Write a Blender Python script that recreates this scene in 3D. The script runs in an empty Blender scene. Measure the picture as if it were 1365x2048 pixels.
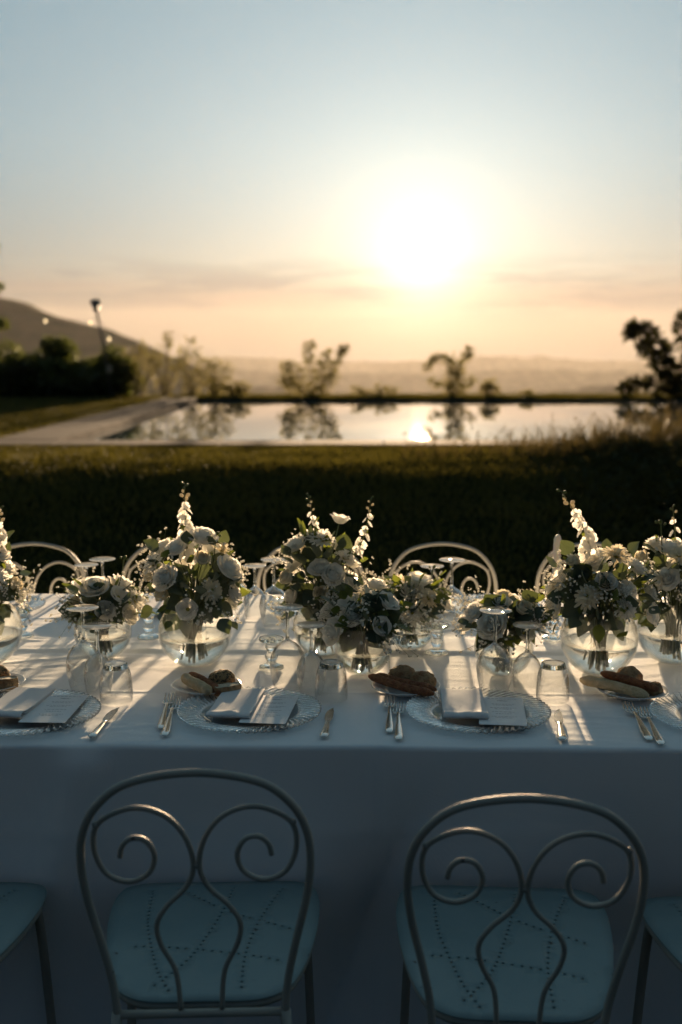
import bpy, math, random
import numpy as np
from mathutils import Vector, Matrix, Euler, noise as mnoise
from mathutils.geometry import delaunay_2d_cdt
random.seed(7)
S = bpy.context.scene
COL = S.collection
PI = math.pi
R = math.radians

# ------------------------------------------------------------------ camera
cam_d = bpy.data.cameras.new('camera')
cam = bpy.data.objects.new('camera', cam_d); COL.objects.link(cam)
cam.location = (0, 0, 1.55)
cam.rotation_euler = (R(90 - 7.88), 0, 0)
cam_d.sensor_fit = 'VERTICAL'; cam_d.sensor_height = 36; cam_d.sensor_width = 24
cam_d.lens = 40
cam_d.clip_start = 0.05; cam_d.clip_end = 60000
cam_d.dof.use_dof = True
cam_d.dof.focus_distance = 2.62
cam_d.dof.aperture_fstop = 2.6
cam_d.dof.aperture_blades = 0
S.camera = cam

# ------------------------------------------------------------------ sky
SUN_EL, SUN_AZ = R(4.75), R(4.05)
W = bpy.data.worlds.new('World'); S.world = W; W.use_nodes = True
nt = W.node_tree; nt.nodes.clear()
def wn(t, **kw):
    n = nt.nodes.new(t)
    for k, v in kw.items(): setattr(n, k, v)
    return n
def wmath(op, a, b=None, c=None, clamp=False):
    n = wn('ShaderNodeMath', operation=op, use_clamp=clamp)
    for i, q in enumerate((a, b, c)):
        if q is None: continue
        if isinstance(q, (int, float)): n.inputs[i].default_value = q
        else: nt.links.new(q, n.inputs[i])
    return n.outputs[0]
sky = wn('ShaderNodeTexSky', sky_type='NISHITA', sun_disc=False)
sky.sun_elevation = SUN_EL; sky.sun_rotation = SUN_AZ
sky.air_density = 1.0; sky.dust_density = 5.2; sky.ozone_density = 5.0; sky.altitude = 300
tc = wn('ShaderNodeTexCoord')
sep = wn('ShaderNodeSeparateXYZ'); nt.links.new(tc.outputs['Generated'], sep.inputs[0])
el = wmath('ARCSINE', sep.outputs[2]); az = wmath('ARCTAN2', sep.outputs[0], sep.outputs[1])
comb = wn('ShaderNodeCombineXYZ')
nt.links.new(wmath('MULTIPLY', az, 7.0), comb.inputs[0]); nt.links.new(wmath('MULTIPLY', el, 62.0), comb.inputs[1])
comb.inputs[2].default_value = 3.7
cn = wn('ShaderNodeTexNoise'); cn.inputs['Scale'].default_value = 1.0; cn.inputs['Detail'].default_value = 6; cn.inputs['Roughness'].default_value = .58
nt.links.new(comb.outputs[0], cn.inputs['Vector'])
cov = wn('ShaderNodeMapRange', interpolation_type='SMOOTHSTEP'); cov.inputs[1].default_value = .42; cov.inputs[2].default_value = .58
nt.links.new(cn.outputs['Fac'], cov.inputs[0])
b0 = wn('ShaderNodeMapRange', interpolation_type='SMOOTHSTEP'); b0.inputs[1].default_value = R(1.0); b0.inputs[2].default_value = R(2.6); nt.links.new(el, b0.inputs[0])
b1 = wn('ShaderNodeMapRange', interpolation_type='SMOOTHSTEP'); b1.inputs[1].default_value = R(3.2); b1.inputs[2].default_value = R(5.2); b1.inputs[3].default_value = 1; b1.inputs[4].default_value = 0; nt.links.new(el, b1.inputs[0])
cloud = wmath('MULTIPLY', wmath('MULTIPLY', cov.outputs[0], b0.outputs[0]), wmath('MULTIPLY', b1.outputs[0], .9))
lay = wn('ShaderNodeMapRange', interpolation_type='SMOOTHSTEP'); lay.inputs[1].default_value = R(2.3); lay.inputs[2].default_value = R(4.2); lay.inputs[3].default_value = 1; lay.inputs[4].default_value = 0
nt.links.new(wmath('ADD', el, wmath('MULTIPLY', wmath('SUBTRACT', cn.outputs['Fac'], .5), R(4.0))), lay.inputs[0])   # low bank of haze along the horizon
hsv = wn('ShaderNodeHueSaturation'); hsv.inputs['Saturation'].default_value = .95; nt.links.new(sky.outputs[0], hsv.inputs['Color'])
cl = wn('ShaderNodeMix', data_type='RGBA', blend_type='MULTIPLY'); lm = wn('ShaderNodeMix', data_type='RGBA', blend_type='MULTIPLY'); nt.links.new(lay.outputs[0], lm.inputs[0]); nt.links.new(hsv.outputs[0], lm.inputs[6]); lm.inputs[7].default_value = (.74, .50, .45, 1)
nt.links.new(cloud, cl.inputs[0]); nt.links.new(lm.outputs[2], cl.inputs[6]); cl.inputs[7].default_value = (.30, .24, .27, 1)
bg = wn('ShaderNodeBackground'); bg.inputs['Strength'].default_value = .0110
# aureole: thin haze round the sun itself
sv = wn('ShaderNodeVectorMath', operation='DOT_PRODUCT'); nt.links.new(tc.outputs['Generated'], sv.inputs[0])
sv.inputs[1].default_value = (math.sin(SUN_AZ)*math.cos(SUN_EL), math.cos(SUN_AZ)*math.cos(SUN_EL), math.sin(SUN_EL))
theta = wmath('ARCCOSINE', wmath('MINIMUM', sv.outputs['Value'], 1.0))
aur = wmath('MULTIPLY', wmath('EXPONENT', wmath('MULTIPLY', theta, -1.0/R(1.7))), 42.0)
ac = wn('ShaderNodeMix', data_type='RGBA', blend_type='MULTIPLY'); ac.inputs[0].default_value = 1; ac.inputs[6].default_value = (1, .86, .62, 1); nt.links.new(aur, ac.inputs[7])
ad = wn('ShaderNodeMix', data_type='RGBA', blend_type='ADD'); ad.inputs[0].default_value = 1; nt.links.new(cl.outputs[2], ad.inputs[6]); nt.links.new(ac.outputs[2], ad.inputs[7])
# fill glow added over the whole sky to lift the ambient light: brighter on the sun's side, fading evenly away from it
lob = wmath('MULTIPLY_ADD', wmath('EXPONENT', wmath('MULTIPLY', wmath('MULTIPLY', theta, theta), -1.0/(R(88)**2))), .95, .05)
vm = wn('ShaderNodeMix', data_type='RGBA', blend_type='MULTIPLY'); vm.inputs[0].default_value = 1; vm.inputs[6].default_value = (5.0, 8.0, 8.9, 1); low = wn('ShaderNodeMapRange', interpolation_type='SMOOTHSTEP'); low.inputs[1].default_value = R(-1); low.inputs[2].default_value = R(11); low.inputs[3].default_value = .22; low.inputs[4].default_value = 1; nt.links.new(el, low.inputs[0])
nt.links.new(wmath('MULTIPLY', lob, low.outputs[0]), vm.inputs[7])
ve = wn('ShaderNodeMix', data_type='RGBA', blend_type='ADD'); ve.inputs[0].default_value = 1; nt.links.new(ad.outputs[2], ve.inputs[6]); nt.links.new(vm.outputs[2], ve.inputs[7])
nt.links.new(ve.outputs[2], bg.inputs['Color'])
wo = wn('ShaderNodeOutputWorld'); nt.links.new(bg.outputs[0], wo.inputs[0])

# ------------------------------------------------------------------ sun
sd = bpy.data.lights.new('sun', 'SUN'); sd.energy = 4.5; sd.angle = R(1.1); sd.color = (1, .70, .42)
so = bpy.data.objects.new('sun', sd); COL.objects.link(so)
sdir = Vector((math.sin(SUN_AZ) * math.cos(SUN_EL), math.cos(SUN_AZ) * math.cos(SUN_EL), math.sin(SUN_EL)))
so.rotation_euler = (-sdir).to_track_quat('-Z', 'Y').to_euler(); so.location = (3, 40, 20)

# ------------------------------------------------------------------ exposure
S.view_settings.view_transform = 'Standard'; S.view_settings.look = 'None'
S.view_settings.exposure = 1.8; S.view_settings.gamma = 1
S.render.engine = 'CYCLES'
S.cycles.use_denoising = True
S.cycles.max_bounces = 12; S.cycles.transparent_max_bounces = 40; S.cycles.transmission_bounces = 12
S.cycles.glossy_bounces = 6; S.cycles.diffuse_bounces = 3; S.cycles.volume_bounces = 0
S.cycles.sample_clamp_indirect = 6
S.cycles.blur_glossy = .5

# ================================================================== helpers
class MB:
    def __init__(s): s.v = []; s.f = []
    def add(s, v, f):
        o = len(s.v); s.v += [tuple(p) for p in v]; s.f += [tuple(i + o for i in q) for q in f]; return s
    def box(s, a, b):
        (x0, y0, z0), (x1, y1, z1) = a, b
        return s.add([(x0,y0,z0),(x1,y0,z0),(x1,y1,z0),(x0,y1,z0),(x0,y0,z1),(x1,y0,z1),(x1,y1,z1),(x0,y1,z1)],
                     [(0,3,2,1),(4,5,6,7),(0,1,5,4),(1,2,6,5),(2,3,7,6),(3,0,4,7)])
    def bevbox(s, a, b, r):
        # box with chamfered edges, 24 vertices
        vs = []; ax = [(a[i], b[i]) for i in range(3)]
        for k in range(3):
            for i in (0, 1):
                for (j, l) in ((0,0),(1,0),(1,1),(0,1)):
                    p = [0,0,0]; u, w = [(1,2),(0,2),(0,1)][k]
                    p[k] = ax[k][i]; p[u] = ax[u][j] + (r if j == 0 else -r); p[w] = ax[w][l] + (r if l == 0 else -r)
                    vs.append(tuple(p))
        m = bpy.data.meshes.new('t'); import bmesh
        bm = bmesh.new(); [bm.verts.new(p) for p in vs]; bmesh.ops.convex_hull(bm, input=bm.verts)
        bm.verts.index_update()
        out = ([tuple(p.co) for p in bm.verts], [tuple(p.index for p in f.verts) for f in bm.faces]); bm.free(); bpy.data.meshes.remove(m)
        return s.add(*out)
    def tube(s, pts, r, n=8, cap=True, closed=False, flat=None):
        P = [Vector(p) for p in pts]; N = len(P)
        rr = r if isinstance(r, (list, tuple)) else [r] * N
        T = []
        for i in range(N):
            a = P[(i-1) % N] if (i or closed) else P[0]; b = P[(i+1) % N] if (i < N-1 or closed) else P[-1]
            t = b - a; T.append(t.normalized() if t.length > 1e-9 else Vector((0,0,1)))
        up = Vector((0,0,1)) if abs(T[0].z) < .9 else Vector((1,0,0))
        n0 = (up - T[0] * up.dot(T[0])).normalized(); vs = []
        for i in range(N):
            n0 = (n0 - T[i] * n0.dot(T[i])).normalized(); b0 = T[i].cross(n0)
            for k in range(n):
                a = 2 * PI * k / n; fa = flat if flat else 1
                vs.append(P[i] + (n0 * math.sin(a) * fa + b0 * math.cos(a)) * rr[i])
        fs = []; M = N if closed else N - 1
        for i in range(M):
            j = (i + 1) % N
            for k in range(n):
                k2 = (k + 1) % n; fs.append((i*n+k, i*n+k2, j*n+k2, j*n+k))
        if cap and not closed:
            fs.append(tuple(range(n))[::-1]); fs.append(tuple((N-1)*n + k for k in range(n)))
        return s.add(vs, fs)
    def lathe(s, prof, n=32, c=(0,0,0), closed=False):
        vs = []; fs = []; N = len(prof)
        for (r, z) in prof:
            for k in range(n):
                a = 2*PI*k/n; vs.append((c[0]+r*math.cos(a), c[1]+r*math.sin(a), c[2]+z))
        for i in range(N if closed else N-1):
            j = (i+1) % N
            for k in range(n):
                k2 = (k+1) % n; fs.append((i*n+k, i*n+k2, j*n+k2, j*n+k))
        return s.add(vs, fs)
    def grid(s, pts, nu, nv):
        return s.add(pts, [(i*nv+j, i*nv+j+1, (i+1)*nv+j+1, (i+1)*nv+j) for i in range(nu-1) for j in range(nv-1)])
    def ball(s, c, r, n=6, m=4, sz=1):
        prof = [(max(1e-4, r*math.sin(PI*i/m)), -r*sz*math.cos(PI*i/m)) for i in range(m+1)]
        return s.lathe(prof, n, c)
    def mesh(s, name, mat, smooth=True):
        m = bpy.data.meshes.new(name); m.from_pydata(s.v, [], s.f); m.update()
        if mat: m.materials.append(mat)
        if smooth: m.polygons.foreach_set('use_smooth', [True] * len(m.polygons))
        return m
    def build(s, name, mat, parent=None, smooth=True, loc=(0,0,0), rot=(0,0,0)):
        return place(name, s.mesh(name, mat, smooth), parent, loc, rot)

def place(name, mesh, parent=None, loc=(0,0,0), rot=(0,0,0), sc=1):
    o = bpy.data.objects.new(name, mesh); COL.objects.link(o)
    o.location = loc; o.rotation_euler = rot
    o.scale = (sc, sc, sc) if isinstance(sc, (int, float)) else sc
    if parent: o.parent = parent
    return o
def tag(o, label=None, cat=None, group=None, kind=None):
    for k, v in (('label', label), ('category', cat), ('group', group), ('kind', kind)):
        if v: o[k] = v
    return o
def thing(name, label, cat, loc=(0,0,0), rz=0, group=None):
    o = bpy.data.objects.new(name, None); COL.objects.link(o); o.empty_display_size = .05
    o.location = loc; o.rotation_euler = (0, 0, rz)
    return tag(o, label, cat, group)
def dup(root, loc, rot, label, group=None):
    def cp(o, par):
        c = o.copy(); COL.objects.link(c); c.parent = par
        for ch in list(o.children): cp(ch, c)
        return c
    r = cp(root, None); r.location = loc; r.rotation_euler = rot; r['label'] = label
    if group: r['group'] = group
    return r
def cr(pts, k=6, closed=False):
    P = [Vector(p) for p in pts]; out = []; N = len(P)
    for i in range(N if closed else N-1):
        g = (lambda q: P[q % N]) if closed else (lambda q: P[max(0, min(N-1, q))])
        a, b, c, d = g(i-1), g(i), g(i+1), g(i+2)
        for j in range(k):
            t = j / k
            out.append(.5*((2*b)+(c-a)*t+(2*a-5*b+4*c-d)*t*t+(3*b-a-3*c+d)*t**3))
    if not closed: out.append(P[-1])
    return out
def sm(a, b, x):
    t = max(0., min(1., (x-a)/(b-a))); return t*t*(3-2*t)
def ns(x, y, z=0): return mnoise.noise(Vector((x, y, z)))
def fbm(x, y, z=0, o=4): return mnoise.fractal(Vector((x, y, z)), 1.0, 2.0, o)

# ------------------------------------------------------------------ materials
def newmat(name):
    m = bpy.data.materials.new(name); m.use_nodes = True; t = m.node_tree; t.nodes.clear()
    out = t.nodes.new('ShaderNodeOutputMaterial'); return m, t, out
def nodes_noise(t, scale, detail=4, rough=.55, coord='Object', stretch=None):
    tcx = t.nodes.new('ShaderNodeTexCoord'); n = t.nodes.new('ShaderNodeTexNoise')
    n.inputs['Scale'].default_value = scale; n.inputs['Detail'].default_value = detail; n.inputs['Roughness'].default_value = rough
    if stretch:
        mp = t.nodes.new('ShaderNodeMapping'); mp.inputs['Scale'].default_value = stretch
        t.links.new(tcx.outputs[coord], mp.inputs[0]); t.links.new(mp.outputs[0], n.inputs['Vector'])
    else: t.links.new(tcx.outputs[coord], n.inputs['Vector'])
    return n
def pbr(name, c1, c2=None, rough=.6, metal=0, scale=20, bump=0, bscale=60, transl=0, tcol=None, spec=.5, coat=0, sheen=0, rough2=None, detail=5, stretch=None, lo=.35, hi=.65, subs=0, chips=None):
    m, t, out = newmat(name)
    p = t.nodes.new('ShaderNodeBsdfPrincipled'); c2 = c2 or c1
    n = nodes_noise(t, scale, detail, stretch=stretch)
    rp = t.nodes.new('ShaderNodeValToRGB'); rp.color_ramp.elements[0].position = lo; rp.color_ramp.elements[1].position = hi
    rp.color_ramp.elements[0].color = (*c1, 1); rp.color_ramp.elements[1].color = (*c2, 1)
    t.links.new(n.outputs['Fac'], rp.inputs[0]); t.links.new(rp.outputs[0], p.inputs['Base Color'])
    if chips:   # worn spots where the paint has come off
        nc = nodes_noise(t, 55, 6, .7); mc_ = t.nodes.new('ShaderNodeMapRange'); mc_.inputs[1].default_value = .655; mc_.inputs[2].default_value = .69
        t.links.new(nc.outputs['Fac'], mc_.inputs[0]); mxc = t.nodes.new('ShaderNodeMix'); mxc.data_type = 'RGBA'
        t.links.new(mc_.outputs[0], mxc.inputs[0]); t.links.new(rp.outputs[0], mxc.inputs[6]); mxc.inputs[7].default_value = (*chips, 1); t.links.new(mxc.outputs[2], p.inputs['Base Color'])
    p.inputs['Roughness'].default_value = rough; p.inputs['Metallic'].default_value = metal
    p.inputs['Specular IOR Level'].default_value = spec; p.inputs['Coat Weight'].default_value = coat
    p.inputs['Sheen Weight'].default_value = sheen
    if subs:
        p.inputs['Subsurface Weight'].default_value = subs; p.inputs['Subsurface Radius'].default_value = (.01, .006, .003)
    if rough2 is not None:
        mr = t.nodes.new('ShaderNodeMapRange'); mr.inputs[3].default_value = rough; mr.inputs[4].default_value = rough2
        t.links.new(n.outputs['Fac'], mr.inputs[0]); t.links.new(mr.outputs[0], p.inputs['Roughness'])
    if bump:
        b = t.nodes.new('ShaderNodeBump'); b.inputs['Strength'].default_value = bump; b.inputs['Distance'].default_value = .01
        n2 = nodes_noise(t, bscale, 4); t.links.new(n2.outputs['Fac'], b.inputs['Height']); t.links.new(b.outputs[0], p.inputs['Normal'])
    sh = p.outputs[0]
    if transl:
        tr = t.nodes.new('ShaderNodeBsdfTranslucent')
        if tcol: tr.inputs[0].default_value = (*tcol, 1)
        else: t.links.new(rp.outputs[0], tr.inputs[0])
        mx = t.nodes.new('ShaderNodeMixShader'); mx.inputs[0].default_value = transl
        t.links.new(sh, mx.inputs[1]); t.links.new(tr.outputs[0], mx.inputs[2]); sh = mx.outputs[0]
    t.links.new(sh, out.inputs[0]); return m
def thin_glass(name, base=.05, k=.9, rough=.02, tint=(.97,.98,.97), fog=0, power=4, above=None):
    m, t, out = newmat(name)
    lw = t.nodes.new('ShaderNodeLayerWeight'); lw.inputs[0].default_value = .5
    pw = t.nodes.new('ShaderNodeMath'); pw.operation = 'POWER'; pw.inputs[1].default_value = power
    t.links.new(lw.outputs['Facing'], pw.inputs[0])
    ma = t.nodes.new('ShaderNodeMath'); ma.operation = 'MULTIPLY_ADD'; ma.inputs[1].default_value = k; ma.inputs[2].default_value = base
    t.links.new(pw.outputs[0], ma.inputs[0])
    tr = t.nodes.new('ShaderNodeBsdfTransparent'); tr.inputs[0].default_value = (*tint, 1)
    gl = t.nodes.new('ShaderNodeBsdfGlossy'); gl.inputs['Roughness'].default_value = rough
    mx = t.nodes.new('ShaderNodeMixShader'); t.links.new(ma.outputs[0], mx.inputs[0]); t.links.new(tr.outputs[0], mx.inputs[1]); t.links.new(gl.outputs[0], mx.inputs[2])
    sh = mx.outputs[0]
    if fog:
        tl = t.nodes.new('ShaderNodeBsdfTranslucent'); tl.inputs[0].default_value = (.85,.85,.82,1)
        m2 = t.nodes.new('ShaderNodeMixShader'); n = nodes_noise(t, 14, 5)
        mr = t.nodes.new('ShaderNodeMapRange'); mr.inputs[1].default_value = .3; mr.inputs[2].default_value = .75; mr.inputs[3].default_value = fog*.3; mr.inputs[4].default_value = fog
        t.links.new(n.outputs['Fac'], mr.inputs[0])
        if above is None: t.links.new(mr.outputs[0], m2.inputs[0])
        else:   # condensation beads only above the water
            tg = t.nodes.new('ShaderNodeTexCoord'); sx = t.nodes.new('ShaderNodeSeparateXYZ'); t.links.new(tg.outputs['Generated'], sx.inputs[0])
            mz = t.nodes.new('ShaderNodeMapRange'); mz.inputs[1].default_value = above; mz.inputs[2].default_value = above+.03
            t.links.new(sx.outputs[2], mz.inputs[0]); mm = t.nodes.new('ShaderNodeMath'); mm.operation = 'MULTIPLY'
            t.links.new(mz.outputs[0], mm.inputs[0]); t.links.new(mr.outputs[0], mm.inputs[1]); t.links.new(mm.outputs[0], m2.inputs[0])
        t.links.new(sh, m2.inputs[1]); t.links.new(tl.outputs[0], m2.inputs[2]); sh = m2.outputs[0]
    t.links.new(sh, out.inputs[0]); return m
def solid_glass(name, ior=1.5, tint=(.98,.99,.98), rough=0, clear=0):
    m, t, out = newmat(name)
    g = t.nodes.new('ShaderNodeBsdfGlass'); g.inputs['IOR'].default_value = ior; g.inputs['Roughness'].default_value = rough; g.inputs[0].default_value = (*tint, 1)
    sh = g.outputs[0]
    if clear:
        tr = t.nodes.new('ShaderNodeBsdfTransparent'); mx = t.nodes.new('ShaderNodeMixShader'); mx.inputs[0].default_value = clear
        t.links.new(sh, mx.inputs[1]); t.links.new(tr.outputs[0], mx.inputs[2]); sh = mx.outputs[0]
    t.links.new(sh, out.inputs[0]); return m
def emis(name, c, s):
    m, t, out = newmat(name); e = t.nodes.new('ShaderNodeEmission'); e.inputs[0].default_value = (*c, 1); e.inputs[1].default_value = s
    t.links.new(e.outputs[0], out.inputs[0]); return m
def weave(name, c, rough=.85):
    m, t, out = newmat(name)
    p = t.nodes.new('ShaderNodeBsdfPrincipled'); p.inputs['Roughness'].default_value = rough; p.inputs['Sheen Weight'].default_value = .15; p.inputs['Specular IOR Level'].default_value = .2
    tcx = t.nodes.new('ShaderNodeTexCoord')
    ws = []
    for ax in ('X', 'Y', 'Z'):
        w = t.nodes.new('ShaderNodeTexWave'); w.bands_direction = ax; w.inputs['Scale'].default_value = 190; w.inputs['Distortion'].default_value = 1.5; w.inputs['Detail'].default_value = 1
        t.links.new(tcx.outputs['Object'], w.inputs['Vector']); ws.append(w)
    a1 = t.nodes.new('ShaderNodeMath'); a1.operation = 'ADD'; t.links.new(ws[0].outputs['Fac'], a1.inputs[0]); t.links.new(ws[1].outputs['Fac'], a1.inputs[1])
    a2 = t.nodes.new('ShaderNodeMath'); a2.operation = 'ADD'; t.links.new(a1.outputs[0], a2.inputs[0]); t.links.new(ws[2].outputs['Fac'], a2.inputs[1])
    n = nodes_noise(t, 5, 5); n2 = nodes_noise(t, 240, 2)
    a3 = t.nodes.new('ShaderNodeMath'); a3.operation = 'ADD'; t.links.new(a2.outputs[0], a3.inputs[0]); t.links.new(n2.outputs['Fac'], a3.inputs[1])
    b = t.nodes.new('ShaderNodeBump'); b.inputs['Strength'].default_value = .25; b.inputs['Distance'].default_value = .0004
    t.links.new(a3.outputs[0], b.inputs['Height']); t.links.new(b.outputs[0], p.inputs['Normal'])
    mx = t.nodes.new('ShaderNodeMix'); mx.data_type = 'RGBA'; t.links.new(n.outputs['Fac'], mx.inputs[0])
    mx.inputs[6].default_value = (*[q*.93 for q in c], 1); mx.inputs[7].default_value = (*c, 1)
    t.links.new(mx.outputs[2], p.inputs['Base Color']); t.links.new(p.outputs[0], out.inputs[0]); return m

M = dict(
    cloth=weave('cloth', (.79,.81,.815)),
    napkin=weave('napkin_linen', (.74,.72,.70)),
    paper=pbr('paper', (.76,.75,.74), (.80,.79,.77), .7, scale=120, bump=.05),
    ink=pbr('ink', (.03,.03,.035), rough=.6),
    paint=pbr('chair_paint', (.30,.29,.25), (.37,.355,.305), .46, scale=9, bump=.12, bscale=240, rough2=.62, chips=(.07,.045,.03)),
    seat=pbr('seat_paint', (.19,.275,.285), (.235,.32,.325), .42, scale=6, bump=.10, bscale=220, rough2=.6, chips=(.10,.085,.07)),
    wood=pbr('table_wood', (.20,.13,.07), (.30,.20,.12), .6, scale=8, stretch=(1,8,1)),
    glass=thin_glass('glass', .055, 1.0, .008, tint=(.985,.99,.985), power=1.9),
    foot_glass=thin_glass('foot_glass', .06, .8, .02, fog=.45, power=2.6),
    vase_glass=thin_glass('vase_glass', .04, .85, .02, fog=.22, power=3, above=.475),
    plate_glass=solid_glass('charger_glass', 1.48, (.98,.99,.99), .015, clear=.15),
    crystal=solid_glass('crystal', 1.5),
    water=solid_glass('vase_water', 1.33, (.99,.995,.985), 0, clear=.10),
    china=pbr('china', (.78,.77,.74), rough=.18, coat=.4, scale=3),
    silver=pbr('silver', (.72,.69,.64), (.80,.77,.72), .14, 1, scale=40, rough2=.24),
    wax=pbr('wax', (.82,.78,.68), rough=.45, subs=.5),
    crust=pbr('crust', (.24,.10,.035), (.60,.40,.20), .8, scale=38, bump=1.0, bscale=110, lo=.3, hi=.72),
    seeded=pbr('seeded_crust', (.07,.045,.02), (.42,.26,.11), .8, scale=190, bump=.8, bscale=220, lo=.42, hi=.52),
    redstick=pbr('tomato_crust', (.20,.055,.02), (.42,.17,.065), .8, scale=75, bump=1.0, bscale=150, lo=.3, hi=.7),
    palebread=pbr('pale_bread', (.52,.38,.20), (.66,.52,.32), .85, scale=70, bump=.7, bscale=150),
    crumb=pbr('crumb', (.60,.50,.34), (.72,.63,.47), .9, scale=130, bump=.9, bscale=200),
    petal=pbr('petal', (.86,.83,.74), (.92,.90,.84), .6, scale=60, transl=.52, spec=.25),
    petal_cream=pbr('petal_cream', (.80,.70,.48), (.86,.79,.62), .6, scale=60, transl=.36, spec=.25),
    heart=pbr('flower_heart', (.30,.30,.06), (.50,.42,.10), .7, scale=200),
    leaf=pbr('eucalyptus_leaf', (.055,.085,.06), (.11,.145,.11), .5, scale=30, transl=.14, tcol=(.16,.20,.05)),
    leaf2=pbr('green_leaf', (.05,.085,.02), (.09,.13,.035), .45, scale=30, transl=.28, tcol=(.22,.26,.03)),
    stem=pbr('stem', (.06,.09,.025), (.11,.14,.04), .5, scale=80),
    stem_wet=pbr('wet_stem', (.03,.045,.012), (.07,.09,.025), .4, scale=60),
    soil=pbr('lawn_soil', (.008,.011,.005), (.018,.022,.009), .95, scale=1.3, bump=.5, bscale=30, spec=0),
    grass=pbr('grass_blade', (.022,.030,.008), (.055,.055,.016), .65, scale=1.6, transl=.28, tcol=(.15,.13,.02), spec=.2),
    dry=pbr('long_grass', (.04,.042,.014), (.08,.07,.026), .5, scale=9, transl=.22, tcol=(.15,.11,.03)),
    stone=pbr('travertine', (.045,.035,.029), (.08,.063,.052), .9, scale=7, bump=.3, bscale=40, spec=.03),
    bark=pbr('bark', (.035,.025,.018), (.09,.07,.05), .9, scale=30, bump=.6, bscale=50),
    bush=pbr('bush_leaf', (.022,.035,.010), (.05,.065,.018), .5, scale=2, transl=.3, tcol=(.13,.15,.02)),
    olive=pbr('olive_leaf', (.06,.062,.03), (.10,.095,.045), .5, scale=4, transl=.42, tcol=(.23,.20,.07), spec=.3),
    dark_leaf=pbr('fig_leaf', (.016,.022,.009), (.035,.042,.017), .8, scale=4, transl=.2, tcol=(.09,.08,.02), spec=.1),
    metal=pbr('lamp_metal', (.10,.10,.09), rough=.5, metal=.6, scale=30),
    bulb=emis('bulb_glow', (1,.72,.38), .9),
    hill=pbr('hill_scrub', (.045,.045,.025), (.10,.085,.05), .95, scale=.012, spec=0),
    tile=pbr('pool_tile', (.10,.15,.15), (.15,.20,.20), .4, scale=12),
)
# pool water: smooth, faintly rippled
m, t, out = newmat('pool_water'); p = t.nodes.new('ShaderNodeBsdfPrincipled')
p.inputs['Base Color'].default_value = (.06,.085,.085,1); p.inputs['Roughness'].default_value = .008; p.inputs['IOR'].default_value = 1.55; p.inputs['Specular IOR Level'].default_value = .5
b = t.nodes.new('ShaderNodeBump'); b.inputs['Strength'].default_value = .25; b.inputs['Distance'].default_value = .004
n = nodes_noise(t, 1.3, 3, stretch=(1, .6, 1)); t.links.new(n.outputs['Fac'], b.inputs['Height']); t.links.new(b.outputs[0], p.inputs['Normal'])
t.links.new(p.outputs[0], out.inputs[0]); M['pool'] = m

# ================================================================== setting
PX0, PX1, PY0, PY1 = -3.42, 11.0, 13.65, 27.0      # pool water
HX0, HX1, HY0, HY1 = -4.22, 11.8, 12.95, 27.14     # hole in the lawn (pool and its coping)
def ground_h(x, y):
    bank = .5 * sm(6.6, 11.4, y)
    mound = .10 * sm(1.5, 5.0, x) * sm(8.5, 11.2, y) * (1 - sm(12.0, 12.5, y))
    z = bank + mound
    if -12 < y < 40 and abs(x) < 40: z += .02 * ns(x*.35, y*.35) * (1 - sm(11.0, 12.5, y))
    far = max(0, y - 29.3 - .02*abs(x))
    if far > 0:
        z += -335 * (1 - math.exp(-far / 480.)) - .12*min(far, 10)
        z += 28 * fbm(x*.0009, y*.0009, 2) * sm(60, 900, far)
    side = max(0, abs(x) - 60)
    if side > 0 and y < 400: z += -60 * (1 - math.exp(-side / 300.)) * (1 if x > 0 else .2) * sm(-200, 100, y)
    return z
def lines(dense0, dense1, step, must, far=15500):
    a = list(np.arange(dense0, dense1 + 1e-6, step)); v, s = dense1, step
    up = []
    while v < far: s *= 1.22; v += s; up.append(v)
    v, s = dense0, step; dn = []
    while v > -far: s *= 1.22; v -= s; dn.append(v)
    L = sorted(dn + a + up)
    for q in must:
        L = [u for u in L if abs(u - q) > step*.35] + [q]
    return sorted(L)
xs = lines(-11, 13, .4, (HX0, HX1)); ys = lines(-3, 31, .4, (HY0, HY1))
mb = MB(); idx = {}
for i, x in enumerate(xs):
    for j, y in enumerate(ys):
        idx[i, j] = len(mb.v); mb.v.append((x, y, ground_h(x, y)))
for i in range(len(xs)-1):
    for j in range(len(ys)-1):
        cx, cy = (xs[i]+xs[i+1])/2, (ys[j]+ys[j+1])/2
        if HX0 < cx < HX1 and HY0 < cy < HY1: continue
        mb.f.append((idx[i,j], idx[i+1,j], idx[i+1,j+1], idx[i,j+1]))
tag(mb.build('ground', M['soil']), 'dark green lawn sloping up to the pool and down to the valley', kind='structure')

# pool
pw = MB().grid([(x, y, .455) for x in np.linspace(PX0-.02, PX1+.02, 8) for y in np.linspace(PY0-.02, PY1+.06, 8)], 8, 8)
pw.f = [q[::-1] for q in pw.f]
tag(pw.build('pool_water', M['pool'], smooth=False), 'still infinity pool water mirroring the sunset', kind='structure')
bs = MB(); bs.box((PX0-.03, PY0-.03, -1.2), (PX1+.03, PY1+.1, -1.1))
bs.box((PX0-.25, PY0-.03, -1.2), (PX0-.03, PY1+.1, .44)); bs.box((PX1+.03, PY0-.03, -1.2), (PX1+.2, PY1+.1, .44))
bs.box((PX0-.03, PY0-.25, -1.2), (PX1+.03, PY0-.031, .44)); bs.box((PX0-.25, PY1+.1, -1.2), (PX1+.2, PY1+.3, .462))
tag(bs.build('pool_basin', M['tile'], smooth=False), 'dark tiled pool basin', kind='structure')
cop = thing('pool_coping', 'pale stone paving slabs along the near and left edges of the pool', 'paving')
del cop['category']; cop['kind'] = 'structure'
slabs = {}
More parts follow.
